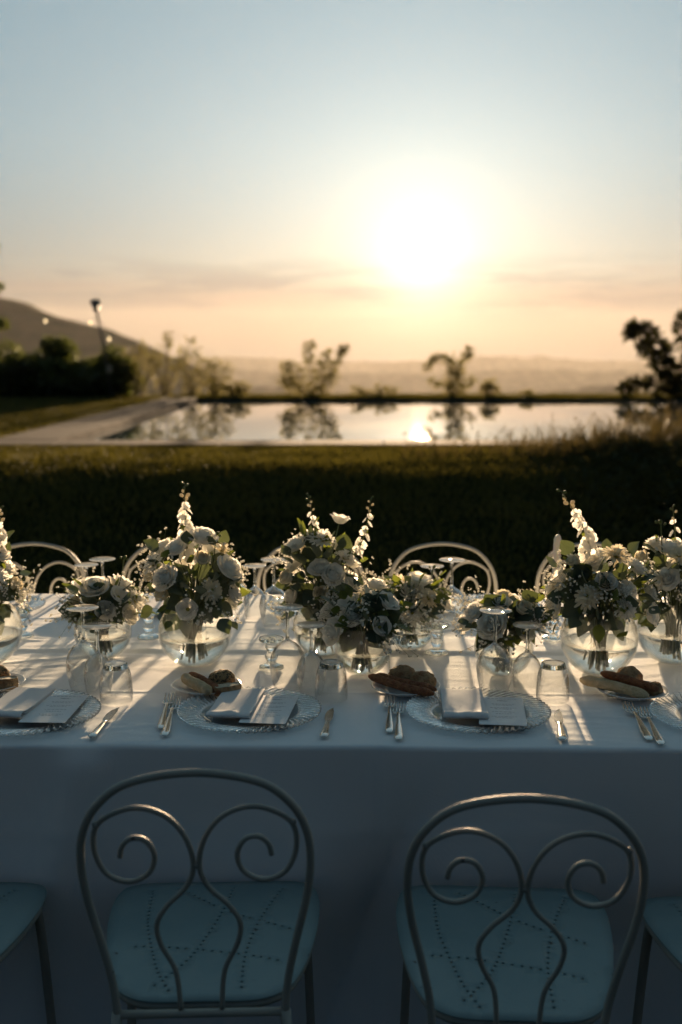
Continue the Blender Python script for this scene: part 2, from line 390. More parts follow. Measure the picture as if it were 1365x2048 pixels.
def slab(w, d):
    k = (round(w, 3), round(d, 3))
    if k not in slabs: slabs[k] = MB().bevbox((-w/2, -d/2, -.09), (w/2, d/2, 0), .008).mesh('slab', M['stone'], False)
    return slabs[k]
nx = 17; wdt = (HX1 - HX0 - .0) / nx
for i in range(nx):
    for y0, y1 in ((HY0+.02, PY0+.02),):
        o = place('slab', slab(wdt - .012, y1-y0), cop, (HX0 + wdt*(i+.5), (y0+y1)/2, .535 + random.uniform(-.003,.003)))
ly = np.linspace(PY0 + .032, HY1, 17)
for j in range(16):
    w = PX0 + .02 - (HX0 + .02)
    place('slab', slab(w, ly[1]-ly[0]-.012), cop, (HX0+.02+w/2, (ly[j]+ly[j+1])/2, .535 + random.uniform(-.003,.003)))
    place('slab', slab(w, ly[1]-ly[0]-.012), cop, (HX1-.02-w/2, (ly[j]+ly[j+1])/2, .535 + random.uniform(-.003,.003)))

# grass blades
rng = np.random.default_rng(3)
def blades(name, label, regions, mat):
    V = []; F = []; o = 0
    for (x0, x1, y0, y1, nb, hh, ww) in regions:
        X = rng.uniform(x0, x1, nb); Y = rng.uniform(y0, y1, nb)
        keep = ~((X > HX0) & (X < HX1) & (Y > HY0) & (Y < HY1)); X = X[keep]; Y = Y[keep]; k = len(X)
        Z = np.array([ground_h(a, b) for a, b in zip(X, Y)]) - .004
        clump = np.array([ns(a*1.7, b*1.7, 5) for a, b in zip(X, Y)])
        Hh = hh * rng.uniform(.55, 1.15, k) * (1 + .5*clump); A = rng.uniform(0, 2*PI, k); Bn = rng.uniform(.1, .7, k)*Hh; Ba = rng.uniform(0, 2*PI, k)
        dx, dy = np.cos(A)*ww, np.sin(A)*ww; bx, by = np.cos(Ba)*Bn, np.sin(Ba)*Bn
        P = np.stack([np.stack([X-dx, Y-dy, Z], 1), np.stack([X+dx, Y+dy, Z], 1),
                      np.stack([X+dx*.7+bx*.35, Y+dy*.7+by*.35, Z+Hh*.6], 1), np.stack([X-dx*.7+bx*.35, Y-dy*.7+by*.35, Z+Hh*.6], 1),
                      np.stack([X+bx, Y+by, Z+Hh*.95], 1)], 1).reshape(-1, 3)
        V.append(P)
        q = np.arange(k)*5 + o
        F += np.stack([q, q+1, q+2, q+3], 1).tolist() + np.stack([q+3, q+2, q+4], 1).tolist(); o += k*5
    me = bpy.data.meshes.new(name); me.from_pydata(np.concatenate(V).tolist(), [], F); me.update(); me.materials.append(mat)
    return tag(place(name, me), label, 'grass', kind='stuff')
blades('lawn_grass', 'short mown lawn grass', [(-5.5, 6.5, 4.4, 9, 45000, .05, .004), (-6.5, 8, 9, 12.95, 75000, .055, .0045),
       (-9.5, -4.2, 12.95, 30, 45000, .06, .008), (-4, 11, 27.2, 29.5, 20000, .09, .008), (-3, 3, -.5, 4.4, 26000, .05, .004)], M['grass'])
def tall(x0, x1, y0, y1, n, h0, h1):
    V = []; F = []
    for i in range(n):
        x = random.uniform(x0, x1); y = random.uniform(y0, y1)
        den = sm(1.0, 3.4, x) * (.55 + .6*ns(x*2.2, y*.8, 9))
        if random.random() > den + .08: continue
        h = random.uniform(h0, h1) * (.45 + .65*sm(1, 4.5, x)) * random.choice((.5,.7,.8,1,1)); z = ground_h(x, y) - .01
        a = random.uniform(0, 2*PI); b = random.uniform(.1, .55)*h; w = random.uniform(.003, .006); wa = random.uniform(0, PI)
        dx, dy = math.cos(wa)*w, math.sin(wa)*w; bx, by = math.cos(a)*b, math.sin(a)*b; o = len(V)
        for tt, ww in ((0,1),(.4,.9),(.75,.6)):
            V += [(x-dx*ww+bx*tt*tt, y-dy*ww+by*tt*tt, z+h*tt), (x+dx*ww+bx*tt*tt, y+dy*ww+by*tt*tt, z+h*tt)]
        V.append((x+bx, y+by, z+h*.93)); F += [(o,o+1,o+3,o+2),(o+2,o+3,o+5,o+4),(o+4,o+5,o+6)]
        if random.random() < .12:   # seed head
            o = len(V); c = Vector((x+bx, y+by, z+h*.93))
            for k in range(5):
                p0 = c + Vector((random.uniform(-.02,.02), random.uniform(-.02,.02), random.uniform(-.05,.03)))
                V += [tuple(p0), tuple(p0+Vector((.012,.004,.012))), tuple(p0+Vector((.002,.008,.026)))]; F.append((len(V)-3, len(V)-2, len(V)-1))
    me = bpy.data.meshes.new('long_grass'); me.from_pydata(V, [], F); me.update(); me.materials.append(M['dry'])
    tag(place('long_grass', me), 'unmown long grass and weeds on the bank at the right of the pool', 'long grass', kind='stuff')
tall(.6, 8.0, 11.3, 12.85, 12000, .22, .60)

# dark ground cover on the right-hand bank
def cover():
    rd_ = random.Random(31); V = []; F = []
    for i in range(26000):
        x = rd_.uniform(1.3, 8.0); y = rd_.uniform(8.2, 12.8); den = sm(1.3, 3.6, x + .7*ns(x*.8, y*.8, 3))*sm(8.1, 9.6, y)
        if rd_.random() > den: continue
        hh = (.10 + .16*sm(-.3,.5,ns(x*1.6, y*1.6, 7)))*sm(1.2,4,x); c = Vector((x, y, ground_h(x, y) + hh*rd_.random()**.6))
        q = Euler((rd_.uniform(-.9,.9), rd_.uniform(-.9,.9), rd_.uniform(0,6.3))).to_quaternion(); s_ = rd_.uniform(.7,1.3); o = len(V)
        V += [tuple(c + q @ Vector(p_)*s_) for p_ in ((0,0,0),(-.022,.032,.006),(0,.075,0),(.022,.032,.006))]; F += [(o,o+1,o+2),(o,o+2,o+3)]
    me = bpy.data.meshes.new('ground_cover'); me.from_pydata(V, [], F); me.update(); me.materials.append(M['dark_leaf'])
    tag(place('ground_cover', me), 'dark creeping ground cover on the bank at the right', 'ground cover', kind='stuff')
cover()
# mountain and ridges
def ridge(name, label, prof, dist, depth, base, nseg=90, rough=.02, mat=None):
    # prof: (x metres, crest z) at the crest distance
    px = [q[0] for q in prof]; pz = [q[1] for q in prof]; mb = MB(); nv = 26
    X = np.linspace(px[0], px[-1], nseg); pts = []
    for x in X:
        zc = float(np.interp(x, px, pz)); zc += rough*abs(zc-base)*fbm(x/ (depth*.25), 3.1, 1)
        for j in range(nv):
            s = j/(nv-1)*2 - 1
            fall = (1-abs(s))**1.15; y = dist + s*depth
            z = base + (zc-base)*fall*(1 + .16*fbm(x/(depth*.35), y/(depth*.35), 4)*(abs(s)**.7)*2*(1-abs(s)))
            pts.append((x, y, z))
    mb.grid(pts, nseg, nv); mb.f = [q[::-1] for q in mb.f]
    return tag(mb.build(name, mat or M['hill']), label, kind='structure')
ridge('mountain', 'dark wooded mountain slope at the left', [(-4200, 470),(-2600, 340),(-1700, 262),(-1100, 190),(-750, 146),(-682, 132),(-585, 92),(-420, 28),(-310, -18),(-223, -66),(-60, -175),(200,-340)], 2500, 1150, -345, 150, .035)
ridge('hill_ridge', 'nearest hill ridge across the valley, darkest of the three', [(-3500,-60),(-1700,-95),(-760,-196),(-520,-134),(-280,-122),(-60,-160),(300,-192),(620,-178),(900,-150),(1150,-126),(1380,-140),(1700,-108),(2100,-90),(3600,-40)], 5000, 520, -345, 240, .10)
ridge('hill_ridge', 'middle hazy hill ridge across the valley', [(-6500,-60),(-3600,-100),(-1900,-125),(-900,-112),(-300,-135),(600,-150),(1500,-112),(2300,-128),(3000,-92),(4200,-70),(7000,-30)], 9600, 700, -370, 240, .10)
ridge('hill_ridge', 'farthest pale hill ridge under the sun', [(-8500,-30),(-4000,-55),(-2200,-38),(-1300,-2),(-500,-50),(600,-78),(1700,2),(2500,-18),(3200,-66),(3800,-42),(4500,18),(6000,20),(9000,60)], 13600, 900, -400, 260, .08)

# haze
hz = MB(); hz.box((-15400, -15400, -430), (15400, 15480, 560)); hz.f = [q for q in hz.f]
m, t, out = newmat('haze'); pv = t.nodes.new('ShaderNodeVolumePrincipled')
pv.inputs['Color'].default_value = (1, .935, .87, 1); pv.inputs['Density'].default_value = 1.0e-5; pv.inputs['Anisotropy'].default_value = .48
t.links.new(pv.outputs[0], out.inputs['Volume'])
tag(hz.build('haze', m, smooth=False), 'warm evening haze filling the valley', 'haze', kind='stuff')
# ================================================================== plants by the pool
leafq = lambda L, Wd: [(0,0,0),(-Wd/2,L*.45,L*.06),(0,L,0),(Wd/2,L*.45,L*.06)]
def shrub(name, label, cat, base, branches, leaf_n, leaf_l, leaf_w, mat, seed, trunk_r=.02, stub=None, group=None):
    """branches: list of (polyline relative to the base, radius of the leaf sleeve)"""
    rd = random.Random(seed); t = thing(name, label, cat, base, 0, group)
    tr = MB(); cv = []; cf = []
    if stub: tr.tube(stub, [trunk_r*1.6, trunk_r*1.3] + [trunk_r]*(len(stub)-2), 6)
    tot = sum(sum((Vector(b[i+1])-Vector(b[i])).length for i in range(len(b)-1)) for b, _ in branches)
    for b, sl in branches:
        P = cr(b, 5); n = len(P)
        tr.tube(P, [trunk_r*(1-.85*i/(n-1)) for i in range(n)], 5)
        ln = sum((P[i+1]-P[i]).length for i in range(n-1)); k = int(leaf_n*ln/tot)
        for _ in range(k):
            u = rd.random()**.7; i = min(n-2, int(u*(n-1))); c = P[i].lerp(P[i+1], rd.random())
            d = Vector((rd.gauss(0,1), rd.gauss(0,1), rd.gauss(0,.8))).normalized()
            c = c + d*sl*rd.random()**.6*(1.05-.55*u)
            q = d.to_track_quat('Y', 'Z') @ Euler((rd.uniform(-.6,.6), rd.uniform(-1.5,1.5), 0)).to_quaternion()
            s = rd.uniform(.7, 1.25); o = len(cv)
            cv += [tuple(c + q @ Vector(p)*s) for p in leafq(leaf_l, leaf_w)]; cf += [(o,o+1,o+2),(o,o+2,o+3)]
    tr.build('trunk', M['bark'], t)
    me = bpy.data.meshes.new('crown'); me.from_pydata(cv, [], cf); me.update(); me.materials.append(mat)
    place('crown', me, t)
    return t
def fan(rd, n, h, spread, lean=0, low=.2, dep=.5):
    out = []
    for i in range(n):
        a = (i+.5)/n*2-1 + rd.uniform(-.15,.15); hh = h*rd.uniform(.72, 1.0)*(1-.35*abs(a))
        x = a*spread + lean; y = rd.uniform(-1,1)*spread*dep
        out.append([(a*.06, y*.1, 0), (x*.35, y*.4, hh*.4), (x*.8, y*.8, hh*.75), (x*1.05, y, hh)])
    return out
rd = random.Random(21)
GZ = lambda x, y: ground_h(x, y) - .02
# saplings behind the far pool edge
S_ = [(-.62, 27.9, 1.38, .82, 9, 'leafy sapling left of the sun glow behind the far pool edge', .20, 1700),
      (2.72, 28.0, 1.15, .48, 6, 'small arching tree beyond the pool right of the sun reflection', .21, 1100),
      (3.62, 28.0, .46, .22, 4, 'little round bush just right of the arching tree', .15, 260),
      (.85, 28.1, .34, .60, 5, 'low spreading bush beside the leafy sapling', .12, 300),
      (4.55, 28.1, .22, .18, 3, 'tiny tuft of leaves on the far pool edge', .10, 110)]
for k, (x, y, h, sp, nb, lab, sl, ln) in enumerate(S_):
    br = [(b, sl) for b in fan(rd, nb, h, sp)]
    if k == 1: br = [([(0,0,0),(-.05,0,.5),(-.15,0,.95),(-.42,.1,.98),(-.62,.1,.72)], .13), ([(0,0,0),(.1,0,.6),(.3,0,1.0),(.42,0,1.18)], .17), ([(0,0,0),(.05,.1,.5),(.02,.2,1.0)], .22), ([(0,0,0),(-.2,.1,.3),(-.5,.1,.4)], .16), ([(0,0,0),(.25,.1,.25),(.5,.1,.45)], .14), ([(0,0,0),(.1,-.1,.3),(.1,-.1,.7)], .24)]
    if k == 0: br = [([(0,0,0),(-.3,0,.4),(-.55,0,.75),(-.75,0,.80)], .22), ([(0,0,0),(-.1,0,.5),(-.15,.1,1.0),(-.16,.1,1.30)], .2), ([(0,0,0),(.25,0,.5),(.55,0,.95),(.72,0,1.28)], .15), ([(0,0,0),(.1,.1,.4),(.2,.2,.85),(.25,.2,1.12)], .2), ([(0,0,0),(-.4,.1,.25),(-.85,.1,.45)], .26), ([(0,0,0),(-.5,-.1,.35),(-.7,-.1,.55)], .25), ([(0,0,0),(.3,-.1,.3),(.45,-.1,.6)], .2)]
    shrub('sapling' if k < 2 else 'bush', lab, 'tree' if k < 2 else 'bush', (x, y, GZ(x, y)), br, ln, .11, .05, M['olive'], 40+k, .016)
# airy shrubs left of the pool
A_ = [(-5.05, 28.6, 1.62, .5, 'tall airy shrub nearest the leaning lamp post'), (-4.35, 28.3, 1.78, .48, 'tallest airy shrub left of the pool'),
      (-3.72, 28.4, 1.50, .42, 'airy shrub with two upright shoots'), (-3.12, 28.2, 1.22, .42, 'shorter airy shrub next to the pool corner'), (-2.62, 28.2, .44, .4, 'lowest shrub at the pool far corner')]
for k, (x, y, h, sp, lab) in enumerate(A_):
    shrub('shrub', lab, 'shrub', (x, y, GZ(x, y)), [(b, .16) for b in fan(rd, 7, h, sp)], 400, .12, .05, M['olive'], 60+k, .015, group='shrubs left of the pool')
# dense bushes at the far left
D_ = [(-8.35, 28.6, 1.45, .95, 'broad dark bush at the left edge of the garden'), (-7.15, 29.0, 1.72, .38, 'narrow upright dark bush with a rounded top'),
      (-6.45, 28.8, 1.02, .70, 'low dark bush between the upright bush and the lamp post'), (-5.75, 28.9, 1.28, .55, 'dark green bush just behind the lamp post'), (-7.72, 28.3, 1.20, .75, 'dark bush filling the gap left of the narrow upright bush'), (-6.85, 28.3, 1.05, .65, 'low dark bush in front of the narrow upright bush')]
for k, (x, y, h, sp, lab) in enumerate(D_):
    br = [(b, .34) for b in fan(rd, 12, h, sp, dep=.8)] + [(b, .36) for b in fan(rd, 10, h*.55, sp*1.15, dep=.9)]
    shrub('bush', lab, 'bush', (x, y, GZ(x, y)), br, 3400, .13, .075, M['bush'], 80+k, .025, group='dark bushes on the left lawn')
# tree whose twigs enter the frame at the left
br = [([(0,0,1.1),(.2,0,2.0),(.55,0,2.7),(.95,0,3.3),(1.12,0,3.62)], .16), ([(0,0,1.1),(.3,0,1.8),(.7,0,2.3),(1.0,0,2.55),(1.2,0,2.66)], .15), ([(0,0,1.1),(-.3,.2,2.2),(-.5,.3,3.4)], .5), ([(0,0,1.2),(-.1,-.2,2.4),(.1,-.2,3.6)], .4), ([(0,0,1.0),(.4,0,1.45),(.9,0,1.72),(1.3,0,1.78)], .16), ([(0,0,1.2),(-.7,0,2.0),(-1.2,0,2.8)], .5)]
shrub('tree', 'tree at the left edge of the photo with twigs above the mountain', 'tree', (-9.25, 27.2, GZ(-9.25, 27.2)), br, 2600, .13, .08, M['bush'], 91, .04, stub=[(0,0,0),(.02,0,.5),(0,0,1.2)])
# dark big-leaved tree at the right
br = [([(0,0,.1),(-.25,0,.8),(-.55,0,1.2),(-.75,0,1.30)], .22), ([(0,0,.1),(-.1,0,.9),(-.5,0,1.55),(-.95,0,1.72),(-1.1,0,1.55)], .10), ([(0,0,.1),(.2,0,.9),(.3,0,1.6),(.3,0,1.9)], .35), ([(0,0,.1),(-.5,0,.35),(-1.0,0,.35),(-1.15,0,.2)], .14), ([(0,0,.1),(.5,0,.6),(1.1,0,1.5)], .5), ([(0,0,.1),(.6,.1,.3),(1.3,0,.6)], .4), ([(0,0,.1),(-.2,.1,.5),(-.3,.2,.9)], .30)]
shrub('tree', 'dark leafy tree at the right edge beyond the pool', 'tree', (8.05, 27.8, GZ(8.05, 27.8)), [(b_, s_*1.3) for b_, s_ in br], 1500, .19, .12, M['dark_leaf'], 92, .04, stub=[(0,0,0),(0,0,.12),(0,0,.2)])

# leaning lamp post with its lantern
lp = thing('lamp_post', 'slim leaning garden lamp post with a lantern head', 'lamp post', (-5.52, 27.5, ground_h(-5.52, 27.5)))
MB().tube([(0,0,0),(-.17,0,1.35),(-.30,0,2.05)], [.035,.03,.028], 8).build('pole', M['metal'], lp)
MB().tube([(-.30,0,2.05),(-.31,0,2.10),(-.32,0,2.2)], [.03,.07,.08], 10).build('collar', M['metal'], lp)
MB().lathe([(.075,0),(.12,.03),(.13,.12),(.10,.15),(.02,.17)], 12, (-.32,0,2.19)).build('lantern', M['metal'], lp)
MB().bevbox((-.09,-.02,.62),(.03,-.005,.80), .003).build('sign_plate', pbr('weathered_sign', (.35,.30,.2), (.42,.36,.26), .6), lp, False, loc=(.0,-.03,.0))
# bulbs of a light string
sl = thing('string_light', 'string of three small glowing bulbs between the bushes and the lamp post', 'string light', (-7.6, 27.2, 2.33))
cab = [(-.9,0,.35),(.0,0,.12),(.63,0,.06),(1.69,0,.02),(1.84,0,.10),(2.12,0,-.36),(2.14,0,-.9)]
MB().tube(cr(cab, 5), .006, 5).build('cable', M['metal'], sl)
for q in ((.63,0,.0),(1.69,0,-.04),(2.12,0,-.42)):
    MB().ball(q, .03, 10, 8, 1.2).build('bulb', M['bulb'], sl)

# ================================================================== tables and cloth
TYAW = R(-1.2); TO = Vector((0, 2.279)); TZ = .75; TD = 1.462; TL = 2.5
def tw(u, v):   # table coordinates -> world x, y
    c, s = math.cos(TYAW), math.sin(TYAW); return (TO.x + u*c - v*s, TO.y + u*s + v*c)
for k, (v0, v1, lab) in enumerate(((.014, .716, 'long banquet table nearest the camera, hidden under the white cloth'), (.722, TD-.014, 'second long banquet table behind the first, hidden under the white cloth'))):
    x, y = tw(0, (v0+v1)/2); t = thing('banquet_table', lab, 'table', (x, y, 0), TYAW, 'tables under the cloth')
    hw = (v1-v0)/2
    MB().bevbox((-TL+.02, -hw, .712), (TL-.02, hw, .7405), .004).build('tabletop', M['wood'], t, False)
    for sx in (-1, 1):
        for sy in (-1, 1): MB().bevbox((sx*(TL-.2)-.025, sy*(hw-.07)-.025, 0), (sx*(TL-.2)+.025, sy*(hw-.07)+.025, .711), .004).build('leg', M['wood'], t, False)
def cloth_h(u, v):
    z = 0
    z += -.0045*math.exp(-((v-.722)/.010)**2) + .0022*math.tanh((v-.722)/.012)       # joint between the two tables
    for vc, a in ((.36, .0013), (1.07, .0012)): z += a*math.exp(-((v-vc-.006*ns(u*1.3, vc))/.006)**2)   # ironing creases
    for uc, a in ((.085, .0012), (-.74, .0012), (.90, .0012)): z += a*math.exp(-((u-uc-.004*ns(v*2, uc))/.006)**2)
    z += .0022*ns(u*1.6+3, v*2.1)
    wl = .35 + .9*sm(-.15, -.75, u) if u < -.15 else .35 + .25*sm(.3, .9, u)
    th = .35; a = u*math.cos(th)+v*math.sin(th); b = -u*math.sin(th)+v*math.cos(th)
    w1 = ns(a*2.2 + .6*ns(a*3, b*3), b*13, 1.7); w2 = ns(a*4 + 5, b*19 + .8*ns(a*5, b*4, 2), 6.1); w3 = ns(u*3.1, v*24 + 1.2*ns(u*3, v*3, 8), 3.3)
    r1 = max(0, 1-abs(w1)*3.2)**2; r2 = max(0, 1-abs(w2)*3.4)**2; r3 = max(0, 1-abs(w3)*3.2)**2
    msk = sm(-.15, .35, ns(u*1.1+9, v*1.7, 4))
    z += wl*(.0024*r1*sm(-.2,.3,ns(u*1.4, v*2.5, 12)) + .0013*r2*msk) + .0010*r3*sm(-.1,.3,ns(u*1.2+4, v*2.2, 17))
    z += .0006*ns(u*9, v*16, 2)
    z -= (.0035 + .004*ns(u*2.7, 4.4))*math.exp(-max(0, v)/.018)
    return z
us = np.concatenate([np.linspace(-TL-.6, -1.35, 30)[:-1], np.linspace(-1.35, 1.35, 250), np.linspace(1.35, TL+.6, 30)[1:]])
DROP = .735
vs_ = np.concatenate([-np.linspace(DROP, .02, 44), np.linspace(-.014, TD+.014, 200), TD + np.linspace(.02, DROP, 20)])
pts = []
for u in us:
    for v in vs_:
        uu = max(-TL, min(TL, u)); vv = max(0, min(TD, v)); z = cloth_h(uu, vv); x, y = uu, vv
        sv_ = max(0, -v, v-TD); su = max(0, abs(u)-TL)
        if sv_ > 0:
            rr = .010; a = min(PI/2, sv_/rr); dy = rr*math.sin(a)
            dz = rr*(1-math.cos(a)) + max(0, sv_-rr*PI/2)
            sgn = -1 if v < 0 else 1
            z = z*max(0, 1-sv_/.03) - dz; y += sgn*dy*(1+.35*ns(u*5,sgn))
            g = sm(.0, .5, sv_)
            f = .5+.5*ns(u*2.0, sgn*3.3, .4*sv_); f2 = max(0, 1-abs(ns(u*1.5 + .5*sv_, sgn*7.7))*3)**2
            push = g*(.05*f + .08*f2)
            push -= .022*math.exp(-((u+.53+.22*sv_)/.055)**2)*sm(.0,.06,sv_)*(1-.6*sm(.1,.5,sv_))      # soft fold at the left
            if v < 0:
                push += -.004*math.exp(-((sv_-.197-.004*ns(u*2,0))/.006)**2) - .003*math.exp(-((u-.085)/.006)**2)*sm(.02,.05,sv_)
                push += .006*ns(u*5, sv_*5, 3)
            y -= sgn*push
        if su > 0: z -= su; x = math.copysign(TL + .01, u)
        X, Y = tw(x, y); pts.append((X, Y, TZ + z - .001))
mb = MB().grid(pts, len(us), len(vs_)); mb.f = [q[::-1] for q in mb.f]
tag(mb.build('tablecloth', M['cloth']), 'long white tablecloth covering both tables and hanging to the ground', 'tablecloth')
def ct(x, y):   # height of the cloth under a world point
    c, s = math.cos(TYAW), math.sin(TYAW); dx, dy = x-TO.x, y-TO.y
    return TZ + cloth_h(dx*c + dy*s, -dx*s + dy*c)

# ================================================================== chairs
def make_chair():
    t = thing('metal_chair', 'x', 'chair')
    # perforated seat
    hwp = [(.221,.0),(.222,.12),(.217,.165),(.195,.196),(.13,.208),(.03,.203),(-.06,.189),(-.13,.172),(-.182,.150),(-.211,.118),(-.222,.075),(-.222,.0)]
    right = cr([(x, y, 0) for y, x in hwp], 4); outline = right + [Vector((-p.x, p.y, 0)) for p in right[-2:0:-1]]
    HL = [[(-.133,.18),(-.131,.114),(-.126,.036),(-.106,-.06),(-.085,-.139),(-.06,-.195)], [(.032,.186),(.016,.087),(-.022,-.06),(-.054,-.131),(-.092,-.185)],
          [(.133,.18),(.09,.046),(.068,-.083),(.066,-.19)], [(-.08,.186),(.012,.096),(.09,.044),(.155,.012)], [(-.139,-.043),(-.056,-.055),(.042,-.076),(.133,-.103)]]
    holes = []
    for L in HL:
        P = cr([(a, b, 0) for a, b in L], 30); acc = 0; last = None
        for i, p in enumerate(P):
            if i: acc += (p-P[i-1]).length
            if i == 0 or acc >= .0138:
                acc = 0
                if all((p-h).length > .0105 for h in holes): holes.append(p.copy())
    HR = .0033; vc = [(p.x, p.y) for p in outline]; ed = [(i, (i+1) % len(vc)) for i in range(len(vc))]
    for h in holes:
        o = len(vc); vc += [(h.x+HR*math.cos(2*PI*k/7), h.y+HR*math.sin(2*PI*k/7)) for k in range(7)]; ed += [(o+k, o+(k+1) % 7) for k in range(7)]
    def inside(x, y):
        hw = np.interp(-y, [-q[0] for q in hwp], [q[1] for q in hwp]); return abs(x) < hw-.012 and -.205 < y < .205
    for x in np.arange(-.2, .21, .02):
        for y in np.arange(-.2, .21, .02):
            if inside(x, y) and all((Vector((x, y, 0))-h).length > .0075 for h in holes): vc.append((x, y))
    rv, re, rf, *_ = delaunay_2d_cdt([Vector(q) for q in vc], ed, [], 1, 1e-6)
    keep = []
    for f in rf:
        c = sum((rv[i] for i in f), Vector((0,0)))/len(f)
        if any((c.x-h.x)**2+(c.y-h.y)**2 < (HR*.98)**2 for h in holes): continue
        keep.append(tuple(f))
    def sz(x, y):
        hw = float(np.interp(-y, [-q[0] for q in hwp], [q[1] for q in hwp])); e = min(1, max(0, 1-abs(x)/max(hw,.02))); ey = min(.222-y, y+.222)
        return .455 + .006*min(1, sm(0, .45, e)) * sm(-.01, .07, ey) - .004
    mb = MB().add([(p.x, p.y, sz(p.x, p.y)) for p in rv], keep)
    so_ = mb.build('seat', M['seat'], t); md = so_.modifiers.new('thickness', 'SOLIDIFY'); md.thickness = .003; md.offset = -1
    MB().tube([(p.x*.955, p.y*.955, .437) for p in outline[::2]], .008, 8, closed=True).build('seat_rail', M['paint'], t)
    yb = lambda z: -.236 - .085*max(0, (z-.45)/.455)**1.25
    # back hoop
    arc = [(-.143,.44),(-.148,.50),(-.163,.58),(-.179,.655),(-.1865,.725),(-.180,.788),(-.153,.840),(-.101,.879),(0,.896)]
    arc = arc + [(-a, z) for a, z in arc[-2::-1]]
    MB().tube(cr([(a, yb(z), z) for a, z in arc], 6), .0069, 10).build('back_frame', M['paint'], t)
    sc = [(-.035,.445),(-.041,.518),(-.064,.572),(-.069,.612),(-.050,.648),(-.0175,.684),(-.0047,.725),(-.0165,.778),(-.049,.819),(-.100,.833),(-.1535,.806),(-.1635,.757),(-.146,.711),(-.110,.695),(-.0775,.711),(-.067,.744),(-.080,.772),(-.102,.777),(-.118,.763),(-.123,.742)]
    for s in (1, -1):
        MB().tube(cr([(s*a, yb(z), z) for a, z in sc], 5), .0046, 8).build('scroll', M['paint'], t)
        MB().tube([(s*.143,-.236,.44),(s*.158,-.262,.22),(s*.178,-.300,.0)], [.0095,.0095,.0085], 8).build('leg', M['paint'], t)
        MB().tube(cr([(s*.150,.10,.434),(s*.172,.165,.425),(s*.180,.19,.39),(s*.190,.215,.15),(s*.194,.222,0)], 4), .0095, 8).build('leg', M['paint'], t)
    MB().tube([(-.143,-.236,.437),(.143,-.236,.437)], .0075, 8).build('rear_rail', M['paint'], t)
    for a, z in ((-.158,.803),(.158,.803),(0,.725)): MB().ball((a, yb(z), z), .0062, 8, 6).build('weld', M['paint'], t)
    return t
chair = make_chair()
def put(o, x, y, rz, label, group, tilt=0, z=0):
    o.location = (x, y, z); o.rotation_euler = (tilt, 0, rz); o['label'] = label; o['group'] = group
G1 = 'chairs along the near side of the table'; G2 = 'chairs along the far side of the table'
put(chair, -.247, 2.042, R(2.2), 'scroll-backed metal chair in front of the table, left of the two whole ones', G1)
dup(chair, (.312, 2.03, -.004), (R(2.8), 0, R(-3.5)), 'scroll-backed metal chair in front of the table, right of the two whole ones', G1)
dup(chair, (-.815, 2.045, 0), (0, 0, R(-2)), 'metal chair at the lower left corner with only its seat showing', G1)
dup(chair, (.812, 1.985, 0), (0, 0, R(3)), 'metal chair at the lower right corner with only its seat edge showing', G1)
for x, y, rz, lab in ((-1.085, 3.60, 178, 'cream metal chair across the table, leftmost, beside the tall bouquet at the edge'), (-.565, 3.63, 183, 'cream metal chair across the table, hidden behind the large bouquet with one spire'),
                      (-.10, 3.62, 181, 'cream metal chair across the table, behind the bouquet with two spires'), (.353, 3.60, 180, 'cream metal chair across the table, under the sun, with its whole hoop showing'), (.855, 3.60, 177, 'cream metal chair across the table, rightmost, behind the tall white candle')):
    dup(chair, (x, y, 0), (0, 0, R(rz)), lab, G2)

# ================================================================== glassware
def wine_proto(kind):
    t = thing('wine_glass', 'x', 'wine glass')
    if kind == 'tall': H_, zb, rr, rm, zm, rf = .200, .117, .0335, .0435, .062, .0385
    else: H_, zb, rr, rm, zm, rf = .1635, .096, .029, .0352, .050, .0360
    th = .0011
    outp = [(rr, 0), (rr+(rm-rr)*.55, zm*.4), (rm*.985, zm*.78), (rm, zm), (rm*.97, zm+ (zb-zm)*.22), (rm*.84, zm+(zb-zm)*.52), (rm*.58, zm+(zb-zm)*.80), (rm*.27, zm+(zb-zm)*.965), (.0052, zb+.004)]
    o = [(p.x, p.z) for p in cr([(r, 0, z) for r, z in outp], 4)]
    inn = [(max(.0004, r-th), z-(th if i > len(o)*.55 else 0)) for i, (r, z) in enumerate(o)][:-2]; inn.append((.0004, zb-.002))
    MB().lathe(o + inn[::-1], 40, closed=False).build('bowl', M['glass'], t)
    st = [(.0005, zb-.001), (.0052, zb+.004), (.0040, zb+.016), (.0036, (zb+H_)/2), (.0042, H_-.016), (.0068, H_-.008), (.016, H_-.0045), (rf*.96, H_-.0022), (rf, H_-.001), (rf*.98, H_), (.0005, H_+.0006)]
    MB().lathe(st[:6] + [(.0068, H_-.008), (.0005, H_-.0079)], 20).build('stem', M['crystal'], t)
    MB().lathe([(.0005, H_-.0076)] + st[5:], 40).build('foot', M['foot_glass'], t)
    return t
def tumbler_proto():
    t = thing('tumbler', 'x', 'tumbler')
    o = [(p.x, p.z) for p in cr([(.0385,0,0),(.0388,0,.02),(.0375,0,.045),(.0345,0,.066),(.030,0,.078)], 4)]
    inn = [(r-.0014, z) for r, z in o[:-1]]
    MB().lathe(o + inn[::-1], 40).build('body', M['glass'], t)
    MB().lathe([(.0005,.0775),(.0275,.0765),(.0298,.0785),(.0283,.084),(.0268,.0885),(.024,.0895),(.019,.0875),(.0005,.0868)], 32).build('base', M['crystal'], t)
    return t
wt, ws, tb = wine_proto('tall'), wine_proto('short'), tumbler_proto()
used = set()
def glass(p, x, y, label, group):
    loc = (x, y, ct(x, y) + .0025); rot = (0, 0, random.uniform(0, 6))
    if p.name in used: dup(p, loc, rot, label, group)
    else: used.add(p.name); p.location = loc; p.rotation_euler = rot; p['label'] = label; p['group'] = group
